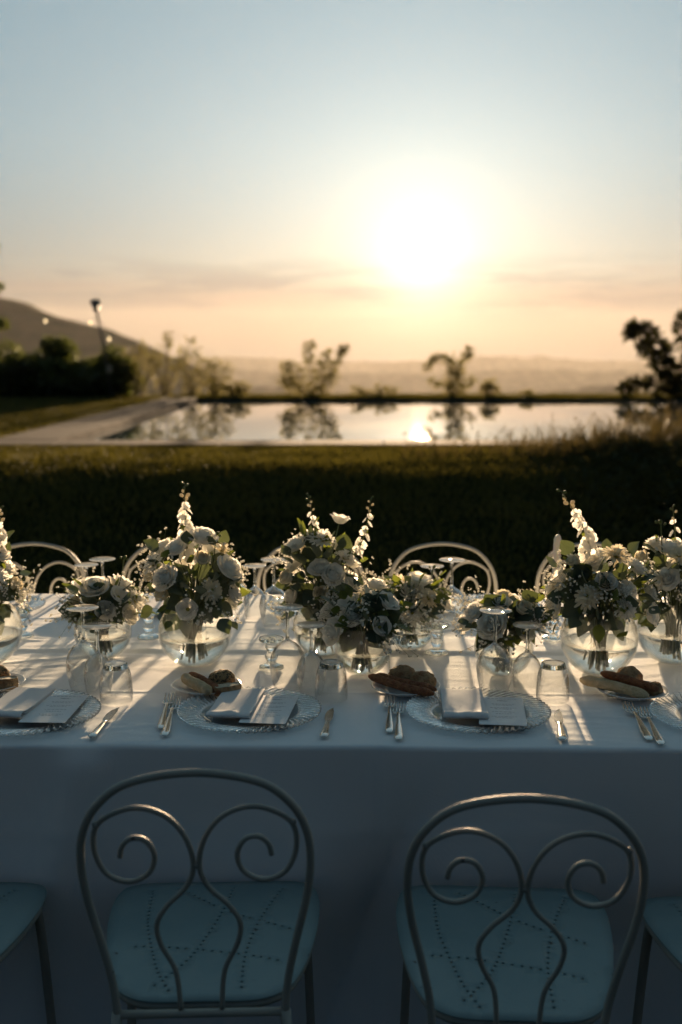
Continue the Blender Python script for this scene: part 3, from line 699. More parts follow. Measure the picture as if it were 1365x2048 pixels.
GT, GS, GB = 'tall upside-down wine glasses', 'short upside-down wine glasses', 'upside-down tumblers'
for x, y, l in ((-.618,2.662,'tall wine glass upside down in front of the small left bouquet'), (-.129,2.673,'tall wine glass upside down beside the short glass candlestick'), (.366,2.635,'tall wine glass upside down in front of the small right bouquet'),
                (-.702,3.295,'tall blurred wine glass upside down behind the small left bouquet'), (-.198,3.295,'tall blurred wine glass upside down left of the two-spired bouquet'), (.326,3.287,'tall blurred wine glass upside down before the hoop of the chair under the sun'), (1.02,3.28,'tall blurred wine glass upside down behind the rightmost bouquets')):
    glass(wt, x, y, l, GT)
for x, y, l in ((-.579,2.636,'short wine glass upside down next to the left tumbler'), (-.071,2.646,'short wine glass upside down next to the middle tumbler'), (.444,2.641,'short wine glass upside down next to the right tumbler'),
                (-.772,3.394,'short blurred wine glass upside down, far left across the table'), (-.261,3.386,'short blurred wine glass upside down near the far tumbler'), (.275,3.378,'short blurred wine glass upside down behind the small bouquet with the open white cup')):
    glass(ws, x, y, l, GS)
for x, y, l in ((-.524,2.570,'clear tumbler upside down between the left charger plate and its knife'), (-.023,2.585,'clear tumbler upside down above the middle knife'), (.495,2.578,'clear tumbler upside down above the right knife'), (-.322,3.46,'blurred tumbler upside down across the table'), (.20,3.44,'blurred tumbler upside down across the table behind the small cup-flower bouquet')):
    glass(tb, x, y, l, GB)
# candlesticks
def candlestick():
    t = thing('candlestick', 'x', 'candlestick')
    p = [(.0005,0),(.030,0),(.0315,.003),(.030,.007),(.018,.011),(.012,.015),(.0125,.021),(.0165,.028),(.0165,.034),(.0115,.041),(.0105,.046),(.0150,.053),(.0160,.060),(.0125,.067),(.0125,.0685)]
    MB().lathe([(q.x, q.z) for q in cr([(r,0,z) for r, z in p], 3)] + [(.0005,.0685)], 32).build('pedestal', M['crystal'], t)
    MB().lathe([(.0005,.0695),(.0150,.0695),(.0300,.0725),(.0325,.0760),(.0322,.0800),(.0302,.0802),(.0285,.0765),(.0130,.0745),(.0125,.0800),(.0115,.0800),(.0110,.0735),(.0005,.0735)], 36).build('dish', M['crystal'], t)
    return t
cs = candlestick()
for i, (x, y, l) in enumerate(((-.179,2.848,'empty glass candlestick left of the middle wine glasses'), (.26,3.0,'empty glass candlestick between the small bouquets right of the middle'), (.598,3.128,'glass candlestick holding the tall white candle'), (-.545,3.15,'glass candlestick between the small left bouquet and the large one-spired bouquet'), (-.908,3.16,'glass candlestick beside the bouquet at the left edge'))):
    if i == 0: cs.location = (x, y, ct(x, y)+.0015); cs['label'] = l; cs['group'] = 'glass candlesticks'
    else: dup(cs, (x, y, ct(x, y)+.0015), (0, 0, i), l, 'glass candlesticks')
cd = thing('candle', 'tall white taper candle behind the large right bouquet', 'candle', (.598, 3.128, ct(.598,3.128)+.0755)); cd.rotation_euler = (0, R(1.5), 0)
MB().lathe([(.0004,0),(.0098,0),(.0102,.05),(.0110,.20),(.0108,.212),(.0070,.222),(.0025,.226),(.0004,.2265)], 20).build('wax_body', M['wax'], cd)
MB().tube([(0,0,.2255),(.0006,0,.231),(.002,0,.236)], .0008, 5).build('wick', M['ink'], cd)

# ================================================================== place settings
def charger_mesh():
    nphi, N = 480, 60; rad = [0.0005,.04,.08,.098,.104,.109,.114] + list(np.linspace(.118,.161,12)); pts = []
    for k in range(nphi):
        ph = 2*PI*k/nphi
        for r in rad:
            if r < .104: z = .0035
            else: z = .0035 + .0055*sm(.103,.117,r) + .0035*sm(.117,.161,r)
            a = sm(.110,.124,r); rip = math.sin(N*(ph + 4.2*(r-.11)))
            z += .0024*a*rip; rr = r + (.0011*rip if r > .158 else 0)
            pts.append((rr*math.cos(ph), rr*math.sin(ph), z))
    nr = len(rad); f = [(k*nr+j, ((k+1) % nphi)*nr+j, ((k+1) % nphi)*nr+j+1, k*nr+j+1) for k in range(nphi) for j in range(nr-1)]
    f = [q[::-1] for q in f]
    return MB().add(pts, f).mesh('charger', M['plate_glass'])
cm = charger_mesh()
GC = 'swirled glass charger plates'
for x, y, l in ((-.701,2.457,'swirled clear glass charger plate at the left edge'), (-.206,2.472,'swirled clear glass charger plate in front of the left whole chair'), (.307,2.468,'swirled clear glass charger plate with the printed menu readable on it'), (.852,2.440,'empty swirled glass charger plate cut by the right edge'),
                (-1.10,3.52,'blurred glass charger plate across the table at the left'), (-.60,3.53,'blurred glass charger plate across the table behind the one-spired bouquet'), (-.08,3.52,'blurred glass charger plate across the table behind the two-spired bouquet'), (.47,3.52,'blurred glass charger plate across the table in front of the chair under the sun'), (1.0,3.50,'blurred glass charger plate across the table behind the right bouquets')):
    o = place('charger_plate', cm, None, (x, y, ct(x, y)+.002), (0,0,random.uniform(0,1))); tag(o, l, 'plate', GC)
    md = o.modifiers.new('thickness', 'SOLIDIFY'); md.thickness = .0025; md.offset = -1
# napkins
def napkin_mesh(seed, w=.098, L=.215):
    rd = random.Random(seed)
    prof = [(.205,.004),(.12,.0035),(.03,.0035),(.006,.0045),(-.004,.0095),(.002,.0150),(.014,.0165),(.03,.0135),(.10,.0115),(.17,.0100),(.208,.0095),(.2125,.0080),(.209,.0065),(.15,.0068),(.06,.0075),(.018,.0105)]
    P = cr([(0, a, b) for a, b in prof], 5); nx_ = 16; pts = []
    for i in range(nx_):
        u = i/(nx_-1)*2-1
        for p in P:
            near = 1-sm(0,.08,p.y)
            z = .78*p.z*(1 + .30*near*ns(u*1.8, seed, p.z*40)) + .0020*ns(u*2.2, p.y*14, seed+p.z*60)*sm(.004,.012,p.z) + .0022*(1-abs(u))*near*sm(.004,.012,p.z)
            pts.append((u*w/2*(1+.015*ns(p.y*16, seed)) + .003*ns(p.y*9, seed+3), p.y + .003*ns(u*2.3, p.z*80, seed), max(.002, z)))
    mb = MB().grid(pts, nx_, len(P)); return mb.mesh('napkin', M['napkin'])
def card_mesh(): return MB().bevbox((0,0,0),(.102,.205,.0006), .0001).mesh('menu_card', M['paper'], False)
def text_mesh(txt, size, loc):
    c = bpy.data.curves.new('lettering', 'FONT'); c.body = txt; c.size = size; c.align_x = 'CENTER'; c.extrude = .00005
    o = bpy.data.objects.new('lettering_source', c); COL.objects.link(o); bpy.context.view_layer.update()
    me = bpy.data.meshes.new_from_object(o.evaluated_get(bpy.context.evaluated_depsgraph_get())); bpy.data.objects.remove(o); bpy.data.curves.remove(c)
    me.transform(Matrix.Translation(loc)); me.materials.clear(); me.materials.append(M['ink']); me.name = 'lettering'; return me
head_me = text_mesh('MENU', .0085, (.055,.172,.0009))
ln = MB(); rdl = random.Random(5)
for (y, x0, x1, h) in ((.190,.022,.090,.0011),(.150,.030,.080,.0009),(.142,.034,.076,.0009),(.122,.026,.084,.0009),(.113,.036,.074,.0009),(.092,.030,.080,.0009),(.078,.038,.072,.0012),(.058,.028,.082,.0009),(.049,.036,.074,.0009)):
    x = x0
    while x < x1:
        w = rdl.uniform(.003,.008); ln.box((x, y, .0007), (min(x+w, x1), y+h, .0009)); x += w + .0022
ln_me = ln.mesh('text_line', M['ink'], False)
for k, (nx_, ny, nr, cx_, cy_, cr_, nl, cl_) in enumerate(((-.742,2.392,-6,-.695,2.362,-2,'folded white napkin on the charger plate at the left edge','white menu card on the charger plate at the left edge'),
        (-.247,2.394,-5.5,-.221,2.366,-6,'folded white napkin in front of the left whole chair, its near end rolled','white menu card beside the napkin in front of the left whole chair'),
        (.272,2.386,-2.5,.296,2.352,-6,'folded white napkin lying square on the right whole charger plate','printed menu card on the right whole charger plate'))):
    z = ct(nx_, ny)
    place_n = place('napkin', napkin_mesh(k+1), None, (nx_, ny, z+.0145), (R(-.3),0,R(nr))); tag(place_n, nl, 'napkin', 'folded napkins')
    md = place_n.modifiers.new('thickness', 'SOLIDIFY'); md.thickness = .0022; md.offset = 0
    sbs = place_n.modifiers.new('smooth', 'SUBSURF'); sbs.levels = 1; sbs.render_levels = 1
    mc = place('menu_card', card_mesh(), None, (cx_, cy_, z+.0168), (R(-.4),0,R(cr_))); tag(mc, cl_, 'menu card', 'menu cards')
    place('heading', head_me, mc)['kind'] = 'stuff'; place('text_line', ln_me, mc)['kind'] = 'stuff'
for x, y, r, l in ((-1.05,3.44,170,'blurred folded napkin across the table at the left'), (-.55,3.45,176,'blurred folded napkin across the table near the one-spired bouquet'), (-.05,3.45,183,'blurred folded napkin across the table behind the two-spired bouquet'), (.50,3.44,178,'blurred folded napkin across the table in front of the chair under the sun')):
    o = place('napkin', napkin_mesh(9), None, (x, y+.17, ct(x,y)+.0125), (0,0,R(r))); tag(o, l, 'napkin', 'folded napkins')
    md = o.modifiers.new('thickness', 'SOLIDIFY'); md.thickness = .0022; md.offset = 0
# cutlery (length along +Y, handle end at the origin)
def fork_proto():
    t = thing('fork', 'x', 'fork')
    P = [(0,0,.0035),(0,.012,.0045),(0,.05,.006),(0,.10,.010),(0,.135,.012),(0,.150,.0105)]
    rr = [.0030,.0092,.0078,.0042,.0032,.0040]
    MB().tube(cr(P, 4), [float(q) for q in np.interp(np.linspace(0,5,21), range(6), rr)], 10, flat=.38).build('handle', M['silver'], t)
    h = MB(); sec = [(.148,.0042,.0108),(.156,.0100,.0090),(.166,.0122,.0065),(.176,.0120,.0050)]
    for a, b in zip(sec, sec[1:]):
        h.add([(-a[1],a[0],a[2]),(a[1],a[0],a[2]),(b[1],b[0],b[2]),(-b[1],b[0],b[2]),(-a[1],a[0],a[2]-.0018),(a[1],a[0],a[2]-.0018),(b[1],b[0],b[2]-.0018),(-b[1],b[0],b[2]-.0018)],
              [(0,1,2,3),(7,6,5,4),(0,3,7,4),(1,5,6,2),(0,4,5,1),(3,2,6,7)])
    for i in range(4):
        x = -.0105 + i*.007; h.tube([(x,.174,.0042),(x,.195,.0040),(x*.98,.215,.0068),(x*.96,.226,.0105)], [.0019,.0018,.0015,.0007], 6)
    h.build('tines', M['silver'], t); return t
def knife_proto():
    t = thing('butter_knife', 'x', 'knife')
    MB().tube(cr([(0,0,.004),(0,.010,.0048),(0,.045,.0052),(0,.085,.0058),(0,.098,.006)], 4), [float(q) for q in np.interp(np.linspace(0,4,17), range(5), [.0045,.0098,.0080,.0052,.0060])], 10, flat=.5).build('handle', M['silver'], t)
    top = [(.099,-.0055,.006),(.115,-.009,.0085),(.145,-.0098,.0085),(.170,-.0065,.0080),(.186,.0005,.0050),(.194,.0048,.0058)]
    v = []
    for y, a, b in top:
        v += [(a,y,.0045),(b,y,.0045),(b,y,.0062),(a,y,.0066)]
    f = [(0,1,2,3)] + [tuple(reversed([(len(top)-1)*4+i for i in range(4)]))]
    for i in range(len(top)-1):
        for k in range(4): f.append((i*4+k, (i+1)*4+k, (i+1)*4+(k+1) % 4, i*4+(k+1) % 4))
    MB().add(v, [q[::-1] for q in f]).build('blade', M['silver'], t, False); return t
fk, kn = fork_proto(), knife_proto()
def cut(p, hx, hy, tx, ty, label, group, dz=0):
    rz = -math.atan2(tx-hx, ty-hy); L = .226 if p is fk else .194; s = math.hypot(tx-hx, ty-hy)/L; s = max(.98, min(1.12, s))
    loc = (hx, hy, max(ct(hx, hy), ct(tx, ty)) + .0012 + dz)
    if p.name in used: o = dup(p, loc, (0,0,rz), label, group)
    else: used.add(p.name); o = p; o.location = loc; o.rotation_euler = (0,0,rz); o['label'] = label; o['group'] = group
    o.scale = (s, s, s)
GF, GK = 'silver forks', 'silver butter knives'
for a in ((-.388,2.36,-.402,2.597,'silver fork left of the left whole charger, the outer one'), (-.372,2.312,-.383,2.56,'silver fork left of the left whole charger, the inner one'),
          (.103,2.335,.114,2.573,'silver fork left of the menu charger, the outer one'), (.121,2.290,.131,2.53,'silver fork left of the menu charger, the inner one'),
          (.644,2.287,.658,2.534,'silver fork left of the right edge charger, the outer one'), (.662,2.262,.682,2.498,'silver fork left of the right edge charger, the inner one')): cut(fk, *a, GF)
for a in ((-.524,2.300,-.509,2.50,'silver butter knife in front of the left tumbler'), (-.036,2.305,-.022,2.50,'silver butter knife in front of the middle tumbler'), (.462,2.285,.489,2.49,'silver butter knife in front of the right tumbler')): cut(kn, *a, GK)
for a in ((-1.0,3.55,-.99,3.40,'blurred silver knife across the table at the far left'),): cut(kn, *a, GK)
# bread plates
pp = [(.0005,.006),(.045,.006),(.056,.009),(.070,.0135),(.0810,.0165),(.0818,.0150),(.070,.0110),(.050,.0030),(.046,.0),(.0005,.0)]
pm = MB().lathe([(q.x, q.z) for q in cr([(r,0,z) for r, z in pp], 3)], 48).mesh('bread_plate', M['china'])
PL = ((-.850,2.671,'white bread plate at the left edge of the table'), (-.323,2.646,'white bread plate with the seeded roll'), (.155,2.646,'white bread plate with the two red breadsticks'), (.690,2.614,'white bread plate with the long pale breadstick overhanging it'),
      (-.80,3.47,'blurred bread plate across the table at the left'), (.28,3.52,'blurred bread plate across the table behind the small cup-flower bouquet'))
for x, y, l in PL: tag(place('bread_plate', pm, None, (x, y, ct(x,y)+.002)), l, 'plate', 'bread plates')
def lump(name, label, loc, rx, ry, rz, mat, seed, rot=0, rough=.11, flat=.25):
    n, m_ = 32, 22; pts = []
    for i in range(m_+1):
        th = PI*i/m_
        for k in range(n):
            ph = 2*PI*k/n; d = Vector((math.sin(th)*math.cos(ph), math.sin(th)*math.sin(ph), -math.cos(th)))
            q = 1 + rough*fbm(d.x*1.6+seed, d.y*1.6, d.z*1.6) + rough*.5*ns(d.x*6, d.y*6+seed, d.z*6) - .05*math.exp(-((d.y*.8+d.x*.35+.06*ns(d.x*4,seed))/.07)**2)*max(0, d.z)
            z = d.z*q; z = max(z, -1+flat)
            pts.append((d.x*q*rx, d.y*q*ry, (z+1-flat)*rz))
    f = [(i*n+k, i*n+(k+1) % n, (i+1)*n+(k+1) % n, (i+1)*n+k) for i in range(m_) for k in range(n)]
    return tag(MB().add(pts, f).build(name, M[mat], loc=loc, rot=(0,0,rot)), label, 'bread')
def stick(label, a, b, r, mat, seed, bend=.006, za=.0, zb=.0):
    A, B = Vector(a), Vector(b); P = []; rr = []; n = 16; side = (B-A).cross(Vector((0,0,1))).normalized()
    for i in range(n+1):
        u = i/n; P.append(A.lerp(B, u) - A + side*bend*math.sin(PI*u*1.3+seed) + Vector((0,0,.001*ns(u*5, seed))))
        e = min(1, min(u, 1-u)*9+.12)**.5; rr.append(r*e*(1+.14*ns(u*7, seed*3.1)))
    return tag(MB().tube(P, rr, 12).build('breadstick', M[mat], loc=A), label, 'breadstick')
def wedge(label, loc, sx, sy, sz_, mat_crumb, rot, seed):
    t = thing('bread_slice', label, 'bread', loc, rot)
    n = 12; top = []
    P = [(-sx,-sy),( -sx*.3,-sy*1.1),(sx*.6,-sy*.95),(sx,-sy*.4),(sx,sy*.5),(sx*.5,sy),(-sx*.4,sy*1.02),(-sx*.95,sy*.6)]
    P = [(q.x, q.y) for q in cr([(a,b,0) for a,b in P], 3, True)]; N = len(P)
    def ring(s, z): return [(a*s*(1+.05*ns(i*.7, seed)), b*s*(1+.05*ns(i*.9, seed+2)), z+.002*ns(a*80,b*80,seed)) for i, (a,b) in enumerate(P)]
    v = ring(.94, 0) + ring(1, sz_*.25) + ring(1, sz_*.75) + ring(.93, sz_)
    f = [(i*N+k, i*N+(k+1) % N, (i+1)*N+(k+1) % N, (i+1)*N+k) for i in range(3) for k in range(N)]
    MB().add(v, f).build('crust', M['crust'], t)
    MB().add(ring(.935, sz_-.001), [tuple(range(N))]).build('crumb', M[mat_crumb], t, False)
    MB().add(ring(.935, .001), [tuple(range(N))[::-1]]).build('crumb', M[mat_crumb], t, False)
    return t
def pz(i): return ct(PL[i][0], PL[i][1]) + .009
z = pz(1)
stick('thick pale breadstick on the plate with the seeded roll', (-.374,2.665,z+.022), (-.310,2.560,z+.013), .0135, 'palebread', 1)
stick('reddish breadstick behind the thick pale one', (-.364,2.692,z+.022), (-.285,2.565,z+.011), .0105, 'redstick', 2)
lump('bread_roll', 'round seeded bread roll on the plate left of the napkin', (-.287,2.652,z), .034,.032,.0235,'seeded', 3)
w = wedge('pale bread slice in front of the seeded roll', (-.268,2.596,z+.002), .034,.016,.020,'crumb', R(25), 4)
z = pz(2)
stick('long red breadstick nearest the camera on the middle plate', (.063,2.662,z+.024), (.217,2.560,z+.013), .0105, 'redstick', 5, .008)
stick('second red breadstick lying behind the first on the middle plate', (.085,2.690,z+.020), (.222,2.592,z+.012), .0110, 'redstick', 6, .006)
lump('bread_roll', 'plain brown bread roll at the back of the middle plate', (.150,2.686,z), .034,.030,.026,'crust', 7)
lump('bread_roll', 'broken chunk of bread right of the plain roll', (.196,2.655,z+.002), .034,.026,.022,'crust', 8, R(-20), .18, .35)
z = pz(3)
stick('long pale breadstick sticking out over the plate edge', (.572,2.640,z+.024), (.712,2.548,z+.012), .0125, 'palebread', 9, .006)
stick('dark breadstick lying across the pale one on the right plate', (.622,2.650,z+.036), (.742,2.572,z+.020), .0105, 'redstick', 10, .004)
lump('bread_roll', 'round brown bread roll on the right plate', (.690,2.650,z), .034,.032,.030,'crust', 11)
lump('bread_roll', 'bread chunk at the right end of the right plate', (.738,2.596,z), .022,.018,.018,'crust', 12, .4, .2, .35)
stick('second pale breadstick behind the long overhanging one', (.590,2.668,z+.020), (.690,2.612,z+.012), .0095, 'palebread', 13, .004)
lump('bread_piece', 'small pale bread crumb piece on the right plate', (.632,2.578,z+.001), .012,.008,.006,'crumb', 14, .2, .2, .4)
z = pz(0)
w = wedge('brown bread slice on the plate at the left edge', (-.800,2.640,z+.002), .026,.014,.026,'crumb', R(10), 15)
lump('bread_roll', 'dark seeded bread roll at the left edge', (-.838,2.690,z), .032,.030,.026,'seeded', 16)
stick('red breadstick end at the left edge', (-.900,2.640,z+.016), (-.800,2.585,z+.011), .0105, 'redstick', 17, .004)
# ================================================================== flowers
def petal_patch(mb, R0, h, width, phi, prof, ruffle, rd, nu=5, nv=6):
    """prof: list of (rho, z) from base to lip"""
    P = cr([(a,0,b) for a,b in prof], 3); n = len(P); pts = []; s1, s2 = rd.uniform(0,9), rd.uniform(0,9)
    for j in range(nu):
        a = j/(nu-1)*2-1
        for i, p in enumerate(P):
            u = i/(n-1); w = width*(.35+.65*math.sin(min(1,u*1.25)*PI/2))*(1-.38*max(0,u-.72)/.28*a*a)
            lip = ruffle*u*u*math.sin(a*5+s1)
            rho = (p.x + lip*.5)*R0*(1-.10*abs(a)*u); zz = (p.z + lip - .10*a*a*u)*h
            ph = phi + a*w; pts.append((rho*math.cos(ph), rho*math.sin(ph), zz))
    mb.grid(pts, nu, n)
def rose(seed, openn=1.0):
    rd = random.Random(seed); mb = MB()
    L = [(.22,.95,3,1.5,[(.05,0),(.20,.35),(.24,.7),(.16,.98)]), (.4,.95,4,1.15,[(.08,0),(.34,.3),(.40,.68),(.36,.98)]),
         (.65,.85,5,.92,[(.10,0),(.45,.2),(.60,.58),(.66,.90)]), (.85,.75,5,.88,[(.12,-.02),(.55,.10),(.78,.45),(.92,.74),(1.0,.72)]), (1,.6,6,.76,[(.12,-.04),(.62,.0),(.92,.28),(1.12,.46),(1.22,.40)])]
    for k, (_, h, n, w, pr) in enumerate(L):
        if k == 4 and openn < .8: continue
        for i in range(n): petal_patch(mb, openn if k > 1 else 1, 1, w*rd.uniform(.9,1.1), 2*PI*i/n + k*.7 + rd.uniform(-.2,.2), [(a*rd.uniform(.93,1.07), b*rd.uniform(.92,1.06)) for a,b in pr], .06, rd)
    return mb
def cupflower(seed):
    rd = random.Random(seed); mb = MB()
    for k, (n, w, pr) in enumerate(((5,.95,[(.08,0),(.36,.18),(.62,.55),(.80,.86),(.92,.92)]), (5,.9,[(.08,-.03),(.45,.08),(.8,.42),(1.02,.72),(1.15,.68)]))):
        for i in range(n): petal_patch(mb, 1, 1, w, 2*PI*i/n + k*.6 + rd.uniform(-.1,.1), pr, .05, rd)
    return mb
def mum(seed):
    rd = random.Random(seed); mb = MB()
    for k, (n, Lr, up) in enumerate(((9,.55,.75),(13,.85,.45),(16,1.1,.12))):
        for i in range(n):
            ph = 2*PI*(i+rd.uniform(-.25,.25))/n; d = Vector((math.cos(ph), math.sin(ph), 0)); s = Vector((-d.y, d.x, 0)); l = Lr*rd.uniform(.85,1.1); z = up*rd.uniform(.8,1.2); pts = []
            for j, w in ((0,.05),(.35,.11),(.7,.13),(.93,.09),(1,.03)):
                c = d*l*j + Vector((0,0, z*math.sin(j*PI*.6)+.05*k*0)); pts += [c - s*w + Vector((0,0,.03)), c - Vector((0,0,.02)), c + s*w + Vector((0,0,.03))]
            mb.grid(pts, 5, 3)
    return mb
def floret(seed):
    rd = random.Random(seed); mb = MB()
    for i in range(5):
        ph = 2*PI*i/5 + rd.uniform(-.2,.2); d = Vector((math.cos(ph), math.sin(ph), 0)); s = Vector((-d.y, d.x, 0)); pts = []
        for j, w in ((.05,.1),(.4,.42),(.75,.5),(1,.28)):
            z = .55*j - .25*j*j; pts += [d*j - s*w + Vector((0,0,z+.12*w)), d*j + Vector((0,0,z)), d*j + s*w + Vector((0,0,z+.12*w))]
        mb.grid(pts, 4, 3)
    for i in range(3): mb.ball((rd.uniform(-.15,.15), rd.uniform(-.15,.15), .3), .13, 5, 3)
    return mb
def budm(): return MB().lathe([(.0005,-.1),(.25,.0),(.42,.35),(.45,.62),(.32,.92),(.12,1.08),(.0005,1.1)], 10)
def leafm(seed, round_=True):
    rd = random.Random(seed); pts = []; n = 6; cur = rd.uniform(-.3,.3)
    for i in range(n+1):
        u = i/n; w = (.46 if round_ else .26)*math.sin(PI*min(1,max(.02,u))**(.8 if round_ else .75)) + .01
        for a in (-1,-.5,0,.5,1): pts.append((a*w, u, .10*abs(a)*w*2 + cur*u*u + .03*math.sin(u*6+a*2)))
    return MB().grid(pts, n+1, 5)
def gyp(seed, n=44):
    rd = random.Random(seed); st = MB(); fl = MB()
    for i in range(n):
        d = Vector((rd.gauss(0,.45), rd.gauss(0,.45), rd.uniform(.45,1.0))); b = Vector((d.x*.2, d.y*.2, d.z*.35))
        st.tube([(0,0,0) if i % 4 == 0 else tuple(b*.6), tuple(b), tuple(d)], .005, 3, False); s = rd.uniform(.030,.056)
        fl.ball(d, s, 6, 4); fl.ball(d+Vector((rd.uniform(-.06,.06),rd.uniform(-.06,.06),.03)), s*.8, 5, 3)
    return st, fl
ROSE = [rose(i).mesh('rose', M['petal']) for i in (1,2,3)] + [rose(4,.7).mesh('rose', M['petal_cream'])]
CUP = [cupflower(5).mesh('cup_flower', M['petal'])]; MUM = [mum(6).mesh('daisy', M['petal']), mum(7).mesh('daisy', M['petal_cream'])]
HEART = MB().ball((0,0,.12), .2, 8, 5).mesh('flower_heart', M['heart'])
FLO = [floret(i).mesh('floret', M['petal']) for i in (1,2)]; BUD = budm().mesh('bud', M['petal_cream']); BUDG = budm().mesh('green_bud', M['leaf2'])
LEAF = [leafm(i).mesh('leaf', M['leaf']) for i in (1,2,3)]; LEAF2 = [leafm(i, False).mesh('leaf', M['leaf2']) for i in (4,5)]; LEAFR = [leafm(i).mesh('leaf', M['leaf2']) for i in (6,7)]
GYP = []
for i in (1,2,3):
    a, b_ = gyp(i); GYP.append((a.mesh('sprig_stalks', M['stem']), b_.mesh('blossoms', M['petal'])))
def aim(d, roll=0): return (Vector(d).to_track_quat('Z','Y') @ Euler((0,0,roll)).to_quaternion()).to_euler()
def aimy(d, roll=0): return (Vector(d).to_track_quat('Y','Z') @ Euler((0,roll,0)).to_quaternion()).to_euler()
def vase(x, y, r, label, level=-.12):
    z0 = ct(x, y) + .002; zc = .9*r
    t = thing('bowl_vase', label, 'vase', (x, y, z0), 0, 'glass bowl vases of flowers')
    th = .0022; a0 = math.asin(.9); a1 = math.asin(.74); n = 26
    op = [(r*math.cos(a), zc + r*math.sin(a)) for a in np.linspace(-a0, a1, n)]
    ip = [((r-th)*math.cos(a), zc + (r-th)*math.sin(a)) for a in np.linspace(a1, -a0+.03, n)]
    MB().lathe([(.0005,0)] + op + ip + [(.0005, ip[-1][1])], 56).build('bowl', M['vase_glass'], t)
    ri = r - th - .0012; al = math.asin(level)
    wpv = [(max(.0005, ri*math.cos(a)), max(.0045, zc + ri*math.sin(a))) for a in np.linspace(-a0+.05, al, 22)]
    MB().lathe([(.0005, wpv[0][1])] + wpv + [(wpv[-1][0]-.0015, wpv[-1][1]-.0006), (.0005, wpv[-1][1]-.0006)], 56).build('water', M['water'], t)
    return z0, zc + r*.70, t
def bouquet(x, y, r, label, hw, hb, seed, spec, spires=(), buds=(), cz=0, leaves=16, gyps=5, extra=()):
    """hw: half width of the flower dome, hb: its height above the vase mouth; spec: list of flower kinds"""
    rd = random.Random(seed); z0 = ct(x, y)+.002; zm = .9*r + r*.70
    t = thing('bouquet', label, 'bouquet', (x, y, z0), 0, 'white bouquets in bowl vases')
    # stems
    st = MB(); bottom = .012 + .1*r
    for i in range(18):
        a = 2.4*i; q = (i/18)**.5; jx, jy = rd.uniform(-.05,.05)*r, rd.uniform(-.05,.05)*r
        st.tube(cr([(math.cos(a)*q*r*.25+jx, math.sin(a)*q*r*.25+jy, bottom + rd.uniform(0,.22)*r), (math.cos(a)*q*r*.20, math.sin(a)*q*r*.20, zm*.60), (math.cos(a)*q*r*.55, math.sin(a)*q*r*.55, zm*1.0), (math.cos(a)*q*hw*.9, math.sin(a)*q*hw*.9, zm+hb*.35)], 3), rd.uniform(.0018,.0036), 6)
    st.build('stems', M['stem_wet'], t)
    C = Vector((0, 0, zm + cz + hb*.22)); N = len(spec)
    def dome(u, ph, k=1.0): return C + Vector((hw*math.sin(u)*math.cos(ph), hw*.92*math.sin(u)*math.sin(ph), hb*.80*math.cos(u)))*k
    heads = MB(); sp = []
    for i, kd in enumerate(spec):
        f = (i+.5)/N; u = math.acos(1-1.28*f) if 1-1.28*f > -1 else PI; ph = 2.39996*i + rd.uniform(-.25,.25) + seed
        p = dome(u, ph, rd.choice((.70,.82,.90,.96,1.0,1.05))*rd.uniform(.95,1.05)*(.84 if i == 0 else 1)); d = (p-C); d.z = d.z*.8 + .045; d = d.normalized(); s = rd.uniform(.84,1.26)
        if kd == 'r': o = place('rose', rd.choice(ROSE[:3]), t, p - d*.012, aim(d, rd.uniform(0,6)), .029*s)
        elif kd == 'c': o = place('rose', ROSE[3], t, p - d*.012, aim(d, rd.uniform(0,6)), .027*s)
        elif kd == 'u':
            o = place('cup_flower', CUP[0], t, p - d*.012, aim(d, rd.uniform(0,6)), .027*s); place('flower_heart', HEART, o)
        elif kd in 'm':
            o = place('daisy', rd.choice(MUM), t, p - d*.010, aim(d, rd.uniform(0,6)), .034*s); place('flower_heart', HEART, o, (0,0,.05))
        heads.tube([tuple(p-d*.012), tuple(C*.6 + (p-d*.012)*.35), (0,0,zm*.9)], .0016, 4)
    # leaves: rounded eucalyptus low and outside, longer ones between
    for i in range(int(leaves*1.7)):
        u = rd.uniform(.5, 2.15); ph = rd.uniform(0, 2*PI) if i % 3 else rd.uniform(PI*1.1, PI*1.9); k = rd.uniform(.72,1.30)
        p = dome(u, ph, k*.82); d = dome(u, ph) - C; d.z += rd.uniform(-.06,.05); d = d.normalized()
        kind = rd.random()
        me, sz_ = (rd.choice(LEAF), rd.uniform(.030,.046)) if kind < .62 else ((rd.choice(LEAF2), rd.uniform(.04,.06)) if kind < .82 else (rd.choice(LEAFR), rd.uniform(.022,.034)))
        place('leaf', me, t, p, aimy(d, rd.uniform(-1.2,1.2)), sz_)
    for i in range(leaves*2):   # dark filling greens
        ph = rd.uniform(0,2*PI); u = rd.uniform(.6,2.6); p = dome(u, ph, rd.uniform(.15,.62)); d = (dome(u,ph)-C).normalized()
        place('leaf', rd.choice(LEAF), t, p, aimy(d, rd.uniform(-2,2)), rd.uniform(.045,.07))
    for i in range(gyps):
        ph = 2*PI*i/gyps + rd.uniform(-.4,.4); u = rd.uniform(1.05,1.95); p = dome(u, ph, rd.uniform(.55,.80)); d = (dome(u, ph)-C); d = d.normalized()
        o = place('baby_breath_sprig', GYP[i % 3][0], t, p, aim(d, rd.uniform(0,6)), rd.uniform(.05,.075)); place('blossoms', GYP[i % 3][1], o)
    for (q, me, s, d) in extra: place(me.name.split('.')[0], me, t, q, aimy(d), s)
